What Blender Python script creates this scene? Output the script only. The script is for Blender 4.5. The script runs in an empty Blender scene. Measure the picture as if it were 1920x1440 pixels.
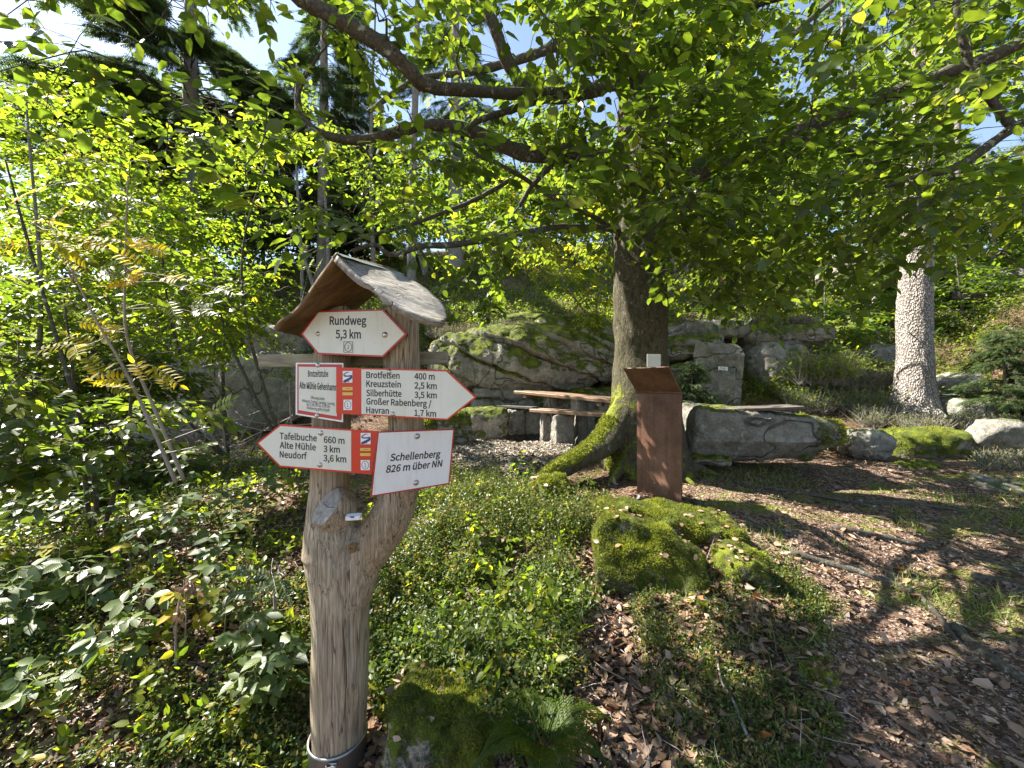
import bpy, math, random
import numpy as np
from mathutils import Vector, Matrix

C = bpy.context.scene
rng = np.random.default_rng(7)
random.seed(7)

# ------------------------------------------------------------ camera, sky, sun, exposure
cam = bpy.data.cameras.new('camera')
cam_o = bpy.data.objects.new('camera', cam)
C.collection.objects.link(cam_o)
cam_o.location = (0, 0, 1.6)
cam_o.rotation_euler = (math.radians(90), 0, 0)
cam.sensor_width = 36.0
FPX = 723.0
cam.lens = 36.0 * FPX / 1920.0
cam.clip_start = 0.05
cam.clip_end = 2000
C.camera = cam_o

SUN_EL = math.radians(47)
SAZ = np.array([-0.94, 0.34]); SAZ = SAZ / np.linalg.norm(SAZ)
S = np.array([SAZ[0] * math.cos(SUN_EL), SAZ[1] * math.cos(SUN_EL), math.sin(SUN_EL)])   # towards the sun
w = bpy.data.worlds.new('World'); C.world = w; w.use_nodes = True
nt = w.node_tree
sky = nt.nodes.new('ShaderNodeTexSky'); sky.sky_type = 'NISHITA'; sky.sun_disc = False
sky.sun_elevation = SUN_EL
sky.sun_rotation = math.atan2(SAZ[0], SAZ[1])
sky.air_density = 1.0; sky.dust_density = 0.5; sky.ozone_density = 1.0
hs = nt.nodes.new('ShaderNodeHueSaturation'); hs.inputs['Saturation'].default_value = 0.92
nt.links.new(sky.outputs[0], hs.inputs['Color']); nt.links.new(hs.outputs[0], nt.nodes['Background'].inputs[0])
nt.nodes['Background'].inputs[1].default_value = 0.07
sun = bpy.data.lights.new('sun', 'SUN'); sun.energy = 5.0; sun.angle = math.radians(0.5); sun.color = (1.0, 0.94, 0.84)
sun_o = bpy.data.objects.new('sun', sun); C.collection.objects.link(sun_o)
sun_o.rotation_euler = Vector(S).to_track_quat('Z', 'Y').to_euler()
C.view_settings.view_transform = 'Standard'
C.view_settings.look = 'None'
C.view_settings.gamma = 1.0
C.view_settings.exposure = 2.2
C.view_settings.use_curve_mapping = False
C.cycles.use_denoising = True
C.cycles.max_bounces = 8
C.cycles.diffuse_bounces = 4
C.cycles.transmission_bounces = 5
C.cycles.glossy_bounces = 2
C.cycles.sample_clamp_indirect = 6.0

# ------------------------------------------------------------ helpers
def at(u, v, Y):
    return np.array([(u - 960) / FPX * Y, Y, 1.6 - (v - 720) / FPX * Y])

def proj(P):
    P = np.asarray(P, float)
    Y = np.maximum(P[..., 1], 0.05)
    return 960 + P[..., 0] / Y * FPX, 720 - (P[..., 2] - 1.6) / Y * FPX

def hash3(i, j, k, s):
    h = (i.astype(np.int64) * 374761393 + j.astype(np.int64) * 668265263 + k.astype(np.int64) * 2147483647 + s * 1274126177) & 0xffffffff
    h = ((h ^ (h >> 13)) * 1274126177) & 0xffffffff
    h = (h ^ (h >> 16)) * 2246822519 & 0xffffffff
    return ((h ^ (h >> 15)) & 0xffffff) / float(0xffffff)

def vnoise(P, scale=1.0, seed=0):
    P = np.asarray(P, float) * scale + 1000.13
    if P.shape[-1] == 2: P = np.concatenate([P, np.zeros(P.shape[:-1] + (1,))], -1)
    I = np.floor(P).astype(np.int64); f = P - I; f = f * f * (3 - 2 * f)
    r = 0
    for a in (0, 1):
        for b in (0, 1):
            for c in (0, 1):
                wt = (f[..., 0] if a else 1 - f[..., 0]) * (f[..., 1] if b else 1 - f[..., 1]) * (f[..., 2] if c else 1 - f[..., 2])
                r = r + wt * hash3(I[..., 0] + a, I[..., 1] + b, I[..., 2] + c, seed)
    return r * 2 - 1

def fbm(P, scale=1.0, octs=4, seed=0, gain=0.5):
    r = 0; a = 1.0
    for o in range(octs):
        r = r + a * vnoise(P, scale, seed + o * 17); a *= gain; scale *= 2.03
    return r

def wloc(o):
    v = np.zeros(3)
    while o is not None:
        v = v + np.array(o.location); o = o.parent
    return v

def tag(o, label=None, cat=None, group=None, kind=None):
    if label: o['label'] = label
    if cat: o['category'] = cat
    if group: o['group'] = group
    if kind: o['kind'] = kind
    return o

def thing(name, loc, label, cat, group=None):
    o = bpy.data.objects.new(name, None)
    C.collection.objects.link(o)
    o.location = [float(t) for t in loc]
    o.empty_display_size = 0.1
    return tag(o, label, cat, group)

def mesh_np(name, V, faces, attrs=None, smooth=True):
    me = bpy.data.meshes.new(name)
    V = np.asarray(V, np.float32)
    me.vertices.add(len(V)); me.vertices.foreach_set('co', V.ravel())
    faces = [np.asarray(f, np.int32) for f in faces if len(f)]
    tot = [np.full(len(f), f.shape[1], np.int32) for f in faces]
    loops = np.concatenate([f.ravel() for f in faces]); tot = np.concatenate(tot)
    start = np.concatenate([[0], np.cumsum(tot)[:-1]]).astype(np.int32)
    me.loops.add(len(loops)); me.loops.foreach_set('vertex_index', loops)
    me.polygons.add(len(tot)); me.polygons.foreach_set('loop_start', start)
    try: me.polygons.foreach_set('loop_total', tot)
    except Exception: pass
    me.polygons.foreach_set('use_smooth', np.full(len(tot), bool(smooth)))
    for k, a in (attrs or {}).items():
        a = np.asarray(a, np.float32)
        if a.ndim == 1:
            at_ = me.attributes.new(k, 'FLOAT', 'POINT'); at_.data.foreach_set('value', a)
        else:
            at_ = me.attributes.new(k, 'FLOAT_VECTOR', 'POINT'); at_.data.foreach_set('vector', a.ravel())
    me.update(calc_edges=True)
    return me

def link(name, me, mat, parent=None, **kw):
    if mat is not None:
        me.materials.clear(); me.materials.append(mat)
    o = bpy.data.objects.new(name, me)
    C.collection.objects.link(o)
    if parent is not None: o.parent = parent
    tag(o, **kw)
    return o

class MB:
    """collects geometry in world coordinates"""
    def __init__(s): s.V = []; s.T = []; s.Q = []; s.n = 0; s.R = []; s.L = []
    def add(s, V, F, rnd=None, luv=None):
        V = np.asarray(V, float).reshape(-1, 3); 
        Fs = F if isinstance(F, (list, tuple)) and len(F) and isinstance(F[0], np.ndarray) else [np.asarray(F)]
        for f in Fs:
            if len(f) == 0: continue
            (s.T if f.shape[1] == 3 else s.Q).append(f + s.n)
        s.V.append(V); s.n += len(V)
        s.R.append(np.full(len(V), random.random()) if rnd is None else (np.full(len(V), rnd) if np.isscalar(rnd) else np.asarray(rnd)))
        s.L.append(np.zeros((len(V), 3)) if luv is None else luv)
    def build(s, name, mat, parent=None, smooth=True, loc=None, **kw):
        if not s.V: return None
        V = np.concatenate(s.V)
        off = wloc(parent) if parent is not None else np.zeros(3)
        l = np.zeros(3)
        if loc is not None: l = np.asarray(loc, float) - off
        me = mesh_np(name, V - off - l, [np.concatenate(s.T) if s.T else np.zeros((0, 3), int), np.concatenate(s.Q) if s.Q else np.zeros((0, 4), int)],
                     {'rnd': np.concatenate(s.R), 'luv': np.concatenate(s.L)}, smooth)
        o = link(name, me, mat, parent, **kw)
        o.location = [float(t) for t in l]
        return o

def catmull(P, n):
    P = np.asarray(P, float)
    if len(P) < 3:
        t = np.linspace(0, 1, n)[:, None]; return P[0] * (1 - t) + P[-1] * t
    A = np.vstack([2 * P[0] - P[1], P, 2 * P[-1] - P[-2]])
    ts = np.linspace(0, len(P) - 1, n); i = np.minimum(ts.astype(int), len(P) - 2); t = (ts - i)[:, None]
    p0, p1, p2, p3 = A[i], A[i + 1], A[i + 2], A[i + 3]
    return 0.5 * (2 * p1 + (p2 - p0) * t + (2 * p0 - 5 * p1 + 4 * p2 - p3) * t ** 2 + (3 * p1 - p0 - 3 * p2 + p3) * t ** 3)

def tube(P, R, sides=8, caps=True, wob=0.0, seed=0):
    P = np.asarray(P, float); n = len(P); R = np.broadcast_to(np.asarray(R, float), (n,))
    T = np.gradient(P, axis=0); T /= np.linalg.norm(T, axis=1)[:, None] + 1e-9
    ref = np.array([0, 0, 1.0]) if abs(T[:, 2]).mean() < 0.8 else np.array([1.0, 0, 0])
    U = np.cross(T, ref); U /= np.linalg.norm(U, axis=1)[:, None] + 1e-9
    W = np.cross(T, U)
    a = np.linspace(0, 2 * math.pi, sides, endpoint=False)
    V = P[:, None] + R[:, None, None] * (np.cos(a)[None, :, None] * U[:, None] + np.sin(a)[None, :, None] * W[:, None])
    if wob:
        nn = fbm(V, 3.0 / max(R.max(), 1e-3) * 0.3, 3, seed)
        V = P[:, None] + (V - P[:, None]) * (1 + wob * nn[..., None])
    V = V.reshape(-1, 3)
    i = np.arange(n - 1)[:, None] * sides; j = np.arange(sides)[None]; k = (j + 1) % sides
    Q = np.stack([i + j, i + k, i + sides + k, i + sides + j], -1).reshape(-1, 4)
    F = [Q]
    if caps:
        V = np.vstack([V, P[0], P[-1]])
        j = np.arange(sides); k = (j + 1) % sides
        F.append(np.vstack([np.stack([k, j, np.full(sides, n * sides)], -1), np.stack([(n - 1) * sides + j, (n - 1) * sides + k, np.full(sides, n * sides + 1)], -1)]))
    return V, F

def box(c, ax, ay, az, hx, hy, hz, bev=0.0):
    """bevelled box from centre, three unit axes and half sizes"""
    c = np.asarray(c, float); A = np.array([ax, ay, az], float)
    h = np.array([hx, hy, hz]); b = bev
    V = []; 
    if b <= 0:
        for sx in (-1, 1):
            for sy in (-1, 1):
                for sz in (-1, 1): V.append(np.array([sx, sy, sz]) * h)
        F = np.array([[0, 1, 3, 2], [4, 6, 7, 5], [0, 4, 5, 1], [2, 3, 7, 6], [0, 2, 6, 4], [1, 5, 7, 3]])
        return c + np.array(V) @ A, [F]
    idx = {}
    for sx in (-1, 1):
        for sy in (-1, 1):
            for sz in (-1, 1):
                s = np.array([sx, sy, sz])
                for a in range(3):
                    v = s * (h - b); v[a] = s[a] * h[a]
                    idx[(sx, sy, sz, a)] = len(V); V.append(v)
    T = []; Q = []
    for a in range(3):
        o1, o2 = [(1, 2), (2, 0), (0, 1)][a]
        for s in (-1, 1):
            def k(p, q):
                t = [0, 0, 0]; t[a] = s; t[o1] = p; t[o2] = q; return idx[(*t, a)]
            q = [k(-1, -1), k(1, -1), k(1, 1), k(-1, 1)]
            Q.append(q if s > 0 else q[::-1])
    for a in range(3):
        o1, o2 = [(1, 2), (2, 0), (0, 1)][a]
        for p in (-1, 1):
            for q in (-1, 1):
                def k(s, f):
                    t = [0, 0, 0]; t[a] = s; t[o1] = p; t[o2] = q; return idx[(*t, f)]
                f = [k(-1, o1), k(1, o1), k(1, o2), k(-1, o2)]
                Q.append(f if p * q > 0 else f[::-1])
    for sx in (-1, 1):
        for sy in (-1, 1):
            for sz in (-1, 1):
                f = [idx[(sx, sy, sz, a)] for a in range(3)]
                T.append(f if sx * sy * sz > 0 else f[::-1])
    return c + np.array(V) @ A, [np.array(T), np.array(Q)]

X, Y_, Z = np.array([1., 0, 0]), np.array([0, 1., 0]), np.array([0, 0, 1.])
def unit(v): v = np.asarray(v, float); return v / (np.linalg.norm(v, axis=-1, keepdims=True) + 1e-9)

# ------------------------------------------------------------ materials
def newmat(name):
    m = bpy.data.materials.new(name); m.use_nodes = True
    nt = m.node_tree; nt.nodes.clear()
    out = nt.nodes.new('ShaderNodeOutputMaterial')
    return m, nt, out
class N:
    def __init__(s, nt): s.nt = nt
    def n(s, typ, ins=None, **kw):
        nd = s.nt.nodes.new(typ)
        for k, v in kw.items(): setattr(nd, k, v)
        for k, v in (ins or {}).items():
            if isinstance(v, bpy.types.NodeSocket): s.nt.links.new(v, nd.inputs[k])
            else: nd.inputs[k].default_value = v
        return nd
    def noise(s, vec, scale, detail=4, rough=0.55, dist=0.0):
        return s.n('ShaderNodeTexNoise', {'Vector': vec, 'Scale': scale, 'Detail': detail, 'Roughness': rough, 'Distortion': dist}).outputs[0]
    def ramp(s, fac, stops):
        r = s.n('ShaderNodeValToRGB', {0: fac}); el = r.color_ramp.elements
        while len(el) < len(stops): el.new(0.5)
        for e, (p, c) in zip(el, stops):
            e.position = p; e.color = (*c, 1) if len(c) == 3 else c
        return r.outputs[0]
    def mix(s, fac, a, b, mode='MIX'):
        m = s.n('ShaderNodeMix', data_type='RGBA', blend_type=mode)
        for sock, v in ((m.inputs[0], fac), (m.inputs[6], a), (m.inputs[7], b)):
            if isinstance(v, bpy.types.NodeSocket): s.nt.links.new(v, sock)
            else: sock.default_value = (*v, 1) if isinstance(v, tuple) and len(v) == 3 else v
        return m.outputs[2]
    def math(s, op, a, b=0.0, clamp=False):
        m = s.n('ShaderNodeMath', {0: a, 1: b}, operation=op); m.use_clamp = clamp
        return m.outputs[0]
    def step(s, v, lo, hi):
        return s.n('ShaderNodeMapRange', {0: v, 1: lo, 2: hi}, interpolation_type='SMOOTHSTEP').outputs[0]
    def scaled(s, vec, sc):
        return s.n('ShaderNodeMapping', {0: vec, 3: sc}).outputs[0]
    def bump(s, h, strength=0.5, dist=0.01, nrm=None):
        ins = {'Strength': strength, 'Distance': dist, 'Height': h}
        if nrm is not None: ins['Normal'] = nrm
        return s.n('ShaderNodeBump', ins).outputs[0]
def pos(k): return k.n('ShaderNodeNewGeometry').outputs['Position']
def attr(k, name): return k.n('ShaderNodeAttribute', attribute_name=name).outputs['Fac']

def leaf_mat(name, stops, trans=0.45, tcol=(1.9, 2.3, 0.7), rough=0.42, veins=True, spec=0.5, obj_random=False):
    m, nt, out = newmat(name); k = N(nt)
    r = attr(k, 'rnd')
    col = k.ramp(r, stops)
    P = pos(k)
    blotch = k.noise(P, 35, 3)
    col = k.mix(k.step(blotch, 0.35, 0.75), col, k.mix(1.0, col, (0.72, 0.8, 0.7), 'MULTIPLY'))
    nrm = None
    if veins:
        sep = k.n('ShaderNodeSeparateXYZ', {0: k.n('ShaderNodeAttribute', attribute_name='luv').outputs['Vector']})
        ay = k.math('ABSOLUTE', sep.outputs[1])
        ph = k.math('MULTIPLY', k.math('SUBTRACT', sep.outputs[0], k.math('MULTIPLY', ay, 0.5)), 62.0)
        vv = k.math('SINE', ph)
        mid = k.step(ay, 0.0, 0.05)
        vein = k.math('MINIMUM', k.step(vv, 1.0, 0.72), mid)
        col = k.mix(k.math('MULTIPLY', k.math('SUBTRACT', 1.0, vein), 0.2), col, k.mix(1.0, col, (1.6, 1.5, 1.5), 'MULTIPLY'))
        nrm = k.bump(vv, 0.12, 0.0015)
    ins = {'Base Color': col, 'Roughness': rough, 'Specular IOR Level': spec}
    if nrm is not None: ins['Normal'] = nrm
    b = k.n('ShaderNodeBsdfPrincipled', ins)
    tc = k.mix(1.0, col, tcol, 'MULTIPLY')
    t = k.n('ShaderNodeBsdfTranslucent', {'Color': tc})
    mx = k.n('ShaderNodeMixShader', {0: trans, 1: b.outputs[0], 2: t.outputs[0]})
    nt.links.new(mx.outputs[0], out.inputs[0])
    return m

def simple(name, col, rough=0.6, metal=0.0, spec=0.5, var=0.0, scale=20):
    m, nt, out = newmat(name); k = N(nt)
    c = (*col, 1)
    nrm = None
    if var:
        P = pos(k); f = k.noise(P, scale, 5, 0.6)
        c = k.mix(f, tuple(x * (1 - var) for x in col), tuple(min(1, x * (1 + var)) for x in col))
        nrm = k.bump(f, 0.15, 0.004)
    ins = {'Base Color': c, 'Roughness': rough, 'Metallic': metal, 'Specular IOR Level': spec}
    if nrm is not None: ins['Normal'] = nrm
    b = k.n('ShaderNodeBsdfPrincipled', ins)
    nt.links.new(b.outputs[0], out.inputs[0])
    return m

def rock_mat(name, base=(0.27, 0.25, 0.215), moss=0.5, bright=1.0):
    """granite; moss 0..1: how far the moss creeps down the faces"""
    m, nt, out = newmat(name); k = N(nt); P = pos(k)
    n1 = k.noise(P, 1.7, 6, 0.6); n2 = k.noise(P, 9, 6, 0.65); n3 = k.noise(P, 70, 4, 0.7)
    d = tuple(x * 0.42 for x in base); l = tuple(min(1, x * 1.5) for x in base)
    col = k.ramp(k.math('ADD', k.math('MULTIPLY', n1, 0.5), k.math('MULTIPLY', n2, 0.5)), [(0.32, d), (0.5, base), (0.68, l)])
    col = k.mix(k.step(n3, 0.5, 0.66), col, k.mix(1.0, col, (0.5, 0.5, 0.5), 'MULTIPLY'))
    vo = k.n('ShaderNodeTexVoronoi', {'Vector': P, 'Scale': 130.0}).outputs['Color']
    col = k.mix(0.22, col, vo, 'OVERLAY')
    # grey-white lichen blotches, brown water stains
    li = k.step(k.noise(P, 5.5, 6, 0.75, 0.4), 0.53, 0.63)
    col = k.mix(k.math('MULTIPLY', li, 0.6), col, (0.44, 0.43, 0.36))
    st = k.step(k.noise(k.scaled(P, (3, 3, 0.5)), 2.2, 4, 0.6), 0.56, 0.72)
    col = k.mix(k.math('MULTIPLY', st, 0.4), col, (0.10, 0.085, 0.06))
    # moss
    nz = k.n('ShaderNodeSeparateXYZ', {0: k.n('ShaderNodeNewGeometry').outputs['Normal']}).outputs[2]
    mn = k.noise(P, 2.6, 6, 0.65, 0.3); mf = k.noise(P, 14, 5, 0.7)
    lvl = k.math('ADD', k.math('MULTIPLY', nz, 0.34), k.math('ADD', k.math('MULTIPLY', mn, 0.9), k.math('MULTIPLY', mf, 0.35)))
    th = 1.14 - 0.62 * moss
    mask = k.step(lvl, th - 0.05, th + 0.07)
    g1 = k.noise(P, 7, 5, 0.6); g2 = k.noise(P, 160, 3, 0.7)
    mc = k.ramp(g1, [(0.3, (0.045, 0.06, 0.012)), (0.5, (0.12, 0.15, 0.018)), (0.7, (0.26, 0.29, 0.03))])
    mc = k.mix(0.6, mc, k.ramp(g2, [(0.35, (0.25, 0.25, 0.2)), (0.65, (1.25, 1.25, 1.0))]), 'MULTIPLY')
    col = k.mix(mask, col, mc)
    cr = k.noise(P, 28, 6, 0.75)
    ck = k.step(k.math('ABSOLUTE', k.math('SUBTRACT', k.noise(P, 1.1, 2, 0.5, 0.3), 0.5)), 0.007, 0.0)
    col = k.mix(k.math('MULTIPLY', ck, 0.45), col, (0.025, 0.022, 0.016))
    hgt = k.math('ADD', k.math('ADD', k.math('MULTIPLY', n2, 0.8), k.math('SUBTRACT', k.math('MULTIPLY', cr, 0.5), ck)), k.math('MULTIPLY', mask, k.math('ADD', k.math('MULTIPLY', g2, 0.35), 0.4)))
    nrm = k.bump(hgt, 1.0, 0.05)
    b = k.n('ShaderNodeBsdfPrincipled', {'Base Color': col, 'Roughness': 0.88, 'Specular IOR Level': 0.25, 'Normal': nrm})
    nt.links.new(b.outputs[0], out.inputs[0])
    return m

def bark_mat(name, dark, light, scale=(9, 9, 3), rough=0.9, moss=True, lichen=0.3, flake=False, bumpd=0.02):
    m, nt, out = newmat(name); k = N(nt); P = pos(k)
    sp = k.scaled(P, scale)
    n1 = k.noise(sp, 4, 8, 0.65, 0.3); n2 = k.noise(P, 45, 5, 0.7)
    h = k.math('ADD', k.math('MULTIPLY', n1, 0.75), k.math('MULTIPLY', n2, 0.35))
    if flake:
        v = k.n('ShaderNodeTexVoronoi', {'Vector': k.scaled(P, (1, 1, 0.6)), 'Scale': 42.0}, feature='F1')
        h = k.math('ADD', k.math('MULTIPLY', v.outputs['Distance'], 1.1), k.math('MULTIPLY', h, 0.45))
        col = k.ramp(h, [(0.25, light), (0.55, tuple(0.6 * a + 0.4 * b for a, b in zip(light, dark))), (0.85, dark)])
        h = k.math('SUBTRACT', 1.0, h)
    else:
        col = k.ramp(h, [(0.36, dark), (0.62, light)])
    li = k.step(k.noise(P, 16, 5, 0.75, 0.2), 0.60 - 0.05 * lichen, 0.66)
    col = k.mix(k.math('MULTIPLY', li, lichen * 1.6, True), col, (0.36, 0.37, 0.31))
    if moss:
        mk = k.step(k.math('ADD', attr(k, 'moss'), k.math('MULTIPLY', k.math('SUBTRACT', k.noise(P, 6, 6, 0.7), 0.5), 1.3)), 0.42, 0.6)
        g = k.ramp(k.noise(P, 60, 4, 0.7), [(0.3, (0.05, 0.055, 0.012)), (0.6, (0.19, 0.21, 0.03))])
        col = k.mix(mk, col, g)
        h = k.math('ADD', h, k.math('MULTIPLY', mk, 0.5))
    b = k.n('ShaderNodeBsdfPrincipled', {'Base Color': col, 'Roughness': rough, 'Specular IOR Level': 0.2, 'Normal': k.bump(h, 0.9, bumpd)})
    nt.links.new(b.outputs[0], out.inputs[0])
    return m

def wood_mat(name, dark, light, axis_scale=(60, 60, 4), rough=0.75, crack=0.5, obj=False, spec=0.3):
    m, nt, out = newmat(name); k = N(nt); P = pos(k)
    sp = k.scaled(P, axis_scale)
    n0 = k.noise(P, 3, 3); n1 = k.noise(sp, 1.0, 7, 0.6, 0.6); n2 = k.noise(k.scaled(sp, (2.6, 2.6, 1.2)), 1.0, 4, 0.7)
    f = k.math('ADD', k.math('MULTIPLY', n1, 0.65), k.math('MULTIPLY', n2, 0.35))
    col = k.ramp(f, [(0.34, dark), (0.5, tuple((a + b) / 2 for a, b in zip(dark, light))), (0.66, light)])
    col = k.mix(k.step(n0, 0.35, 0.7), col, k.mix(1.0, col, (0.8, 0.72, 0.62), 'MULTIPLY'))
    cr = k.step(k.math('ABSOLUTE', k.math('SUBTRACT', k.noise(k.scaled(sp, (0.28, 0.28, 0.16)), 1.0, 2, 0.4), 0.5)), 0.012, 0.0)
    col = k.mix(k.math('MULTIPLY', cr, crack), col, (0.03, 0.02, 0.012))
    h = k.math('SUBTRACT', f, k.math('MULTIPLY', cr, crack))
    b = k.n('ShaderNodeBsdfPrincipled', {'Base Color': col, 'Roughness': rough, 'Specular IOR Level': spec, 'Normal': k.bump(h, 0.6, 0.006)})
    nt.links.new(b.outputs[0], out.inputs[0])
    return m

# foliage colours
M = {}
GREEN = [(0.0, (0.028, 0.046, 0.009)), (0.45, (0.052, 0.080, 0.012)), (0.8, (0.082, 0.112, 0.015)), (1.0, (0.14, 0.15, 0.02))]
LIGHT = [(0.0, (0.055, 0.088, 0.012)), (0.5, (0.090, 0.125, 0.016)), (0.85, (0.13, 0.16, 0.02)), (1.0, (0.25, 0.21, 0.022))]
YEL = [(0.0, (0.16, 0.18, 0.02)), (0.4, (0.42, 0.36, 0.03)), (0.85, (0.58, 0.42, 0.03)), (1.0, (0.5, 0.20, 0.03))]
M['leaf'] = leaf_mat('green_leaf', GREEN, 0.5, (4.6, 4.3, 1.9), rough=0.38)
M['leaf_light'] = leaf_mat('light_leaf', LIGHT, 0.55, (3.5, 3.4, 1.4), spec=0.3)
M['leaf_far'] = leaf_mat('far_leaf', GREEN, 0.5, (4.0, 4.0, 1.6), veins=False, rough=0.6)
M['leaf_farlight'] = leaf_mat('far_light_leaf', [(0.0, (0.06, 0.10, 0.016)), (0.6, (0.13, 0.17, 0.025)), (1.0, (0.26, 0.22, 0.04))], 0.5, (2.4, 2.7, 0.8), veins=False, rough=0.6)
M['leaf_yellow'] = leaf_mat('yellow_leaf', YEL, 0.6, (2.0, 1.8, 0.6), rough=0.6, spec=0.2)
M['needle'] = leaf_mat('needle_leaf', [(0.0, (0.03, 0.05, 0.018)), (0.6, (0.06, 0.095, 0.028)), (1.0, (0.11, 0.14, 0.035))], 0.35, (2.2, 2.4, 1.0), veins=False, rough=0.6)
M['bilberry'] = leaf_mat('bilberry_leaf', [(0.0, (0.028, 0.050, 0.014)), (0.5, (0.065, 0.095, 0.024)), (0.84, (0.14, 0.16, 0.04)), (1.0, (0.3, 0.17, 0.06))], 0.4, (2.6, 2.6, 1.1), veins=False, rough=0.4, spec=0.35)
M['bramble'] = leaf_mat('bramble_leaf', [(0.0, (0.045, 0.075, 0.022)), (0.6, (0.075, 0.11, 0.03)), (0.9, (0.12, 0.15, 0.03)), (1.0, (0.2, 0.2, 0.03))], 0.4, (2.6, 2.6, 0.9), rough=0.42, spec=0.45)
M['heather'] = leaf_mat('heather_leaf', [(0.0, (0.06, 0.07, 0.025)), (0.5, (0.14, 0.135, 0.06)), (1.0, (0.27, 0.21, 0.15))], 0.3, (1.6, 1.6, 1.2), veins=False, rough=0.7)
M['litter'] = leaf_mat('dead_leaf', [(0.0, (0.045, 0.026, 0.016)), (0.4, (0.14, 0.08, 0.05)), (0.75, (0.30, 0.19, 0.125)), (0.93, (0.42, 0.30, 0.21)), (1.0, (0.34, 0.10, 0.03))], 0.2, (1.3, 1.1, 0.8), rough=0.5)
M['litter_pale'] = leaf_mat('pale_dead_leaf', [(0.0, (0.07, 0.042, 0.026)), (0.4, (0.20, 0.125, 0.085)), (0.8, (0.38, 0.255, 0.18)), (0.95, (0.50, 0.38, 0.29)), (1.0, (0.45, 0.16, 0.06))], 0.15, (1.3, 1.1, 0.8), rough=0.5)
M['chip'] = leaf_mat('wood_chip', [(0.0, (0.06, 0.04, 0.03)), (0.5, (0.20, 0.16, 0.125)), (1.0, (0.44, 0.38, 0.31))], 0.0, (1, 1, 1), veins=False, rough=0.8)
M['moss'] = leaf_mat('moss_blade', [(0.0, (0.06, 0.065, 0.016)), (0.3, (0.11, 0.12, 0.018)), (0.6, (0.18, 0.20, 0.024)), (1.0, (0.30, 0.30, 0.045))], 0.4, (1.5, 1.6, 0.7), veins=False, rough=0.8)
M['grass'] = leaf_mat('grass_blade', [(0.0, (0.06, 0.10, 0.02)), (0.6, (0.14, 0.18, 0.04)), (1.0, (0.34, 0.30, 0.12))], 0.4, (2, 2.2, 0.8), veins=False, rough=0.6)
M['rock'] = rock_mat('granite', base=(0.24, 0.225, 0.195), moss=0.36)
M['rock_moss'] = rock_mat('mossy_granite', moss=0.74)
M['rock_full'] = rock_mat('moss_covered_granite', moss=0.95)
M['rock_pale'] = rock_mat('pale_granite', base=(0.25, 0.235, 0.205), moss=0.34)
M['bark'] = bark_mat('trunk_bark', (0.022, 0.019, 0.011), (0.088, 0.078, 0.047), (9, 9, 3.5), lichen=0.25, bumpd=0.03)
M['limb'] = bark_mat('limb_bark', (0.025, 0.021, 0.015), (0.10, 0.09, 0.07), (12, 12, 12), moss=False, lichen=0.55, bumpd=0.015)
M['twig'] = simple('twig_bark', (0.06, 0.045, 0.032), 0.8, var=0.4)
M['twig_green'] = simple('green_stem', (0.14, 0.16, 0.05), 0.6, var=0.3)
M['twig_grey'] = simple('grey_twig', (0.24, 0.21, 0.18), 0.85, var=0.4)
M['spruce_bark'] = bark_mat('spruce_bark', (0.17, 0.145, 0.125), (0.60, 0.57, 0.53), (6, 6, 3), moss=False, lichen=0.1, flake=True, bumpd=0.03)
M['bark_far'] = bark_mat('far_bark', (0.08, 0.07, 0.055), (0.22, 0.20, 0.17), (6, 6, 2), moss=False, lichen=0.2)
# ------------------------------------------------------------ terrain
CP = []
def cp(u, v, Y): CP.append(at(u, v, Y))
for a in [(640, 1455, 1.7), (830, 1450, 1.55), (1150, 1300, 1.75), (1100, 1100, 2.5), (1180, 975, 2.9), (1235, 948, 3.3), (1180, 878, 4.2),
          (920, 868, 4.6), (860, 830, 5.6), (1040, 832, 6.0), (850, 955, 3.3), (850, 1050, 2.6), (900, 1200, 2.0), (720, 930, 3.7),
          (300, 1300, 1.9), (100, 1120, 2.4), (300, 1010, 3.0), (450, 905, 4.1), (80, 900, 5.0), (0, 1000, 3.6), (400, 775, 8.5), (150, 760, 9.0),
          (1400, 1440, 1.5), (1900, 1430, 1.5), (1700, 1200, 2.05), (1500, 1000, 2.85), (1900, 1090, 2.5), (1900, 945, 3.5), (1700, 900, 4.1),
          (1600, 868, 4.8), (1850, 850, 5.2), (1890, 808, 6.0), (1710, 765, 7.0), (1900, 752, 7.5), (1400, 884, 4.3), (1340, 800, 7.0),
          (1300, 1120, 2.2), (1380, 1250, 1.85), (1560, 1120, 2.4),
          (850, 800, 8.0), (1000, 805, 8.0), (1150, 805, 8.0), (600, 790, 8.0),
          (850, 632, 9.9), (1000, 625, 10.1), (1150, 625, 10.1), (700, 650, 9.8), (560, 665, 9.8), (400, 660, 10.4), (200, 640, 11.5), (1300, 625, 10.2), (1450, 620, 10.3),
          (900, 570, 12.5), (1200, 565, 12.5), (600, 590, 13.0), (300, 570, 15.0), (900, 490, 18.0), (1300, 480, 18.0), (500, 500, 19.0), (100, 520, 20.0), (-300, 560, 18),
          (1500, 680, 9.3), (1600, 640, 10.5), (1600, 560, 14.0), (1850, 560, 13.0), (1850, 490, 19.0), (2100, 680, 8.0), (2100, 560, 13.0), (2300, 520, 18.0)]: cp(*a)
CP += [np.array(p) for p in [(0, 0, 0), (0, -3, -0.15), (-3, 0, -0.2), (3, 0, 0.3), (6, 0, 0.9), (6, -4, 0.6), (-6, 0, -0.3), (-6, -4, -0.5), (-9, 4, 0.1), (-12, 7, 0.8), (9, 5, 2.0), (12, 8, 3.8), (-20, 12, 2.0), (-20, 0, -0.5), (20, 0, 4), (0, 30, 12.5), (-20, 30, 10), (20, 30, 13), (-30, 15, 3), (32, 15, 8)]]
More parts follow.
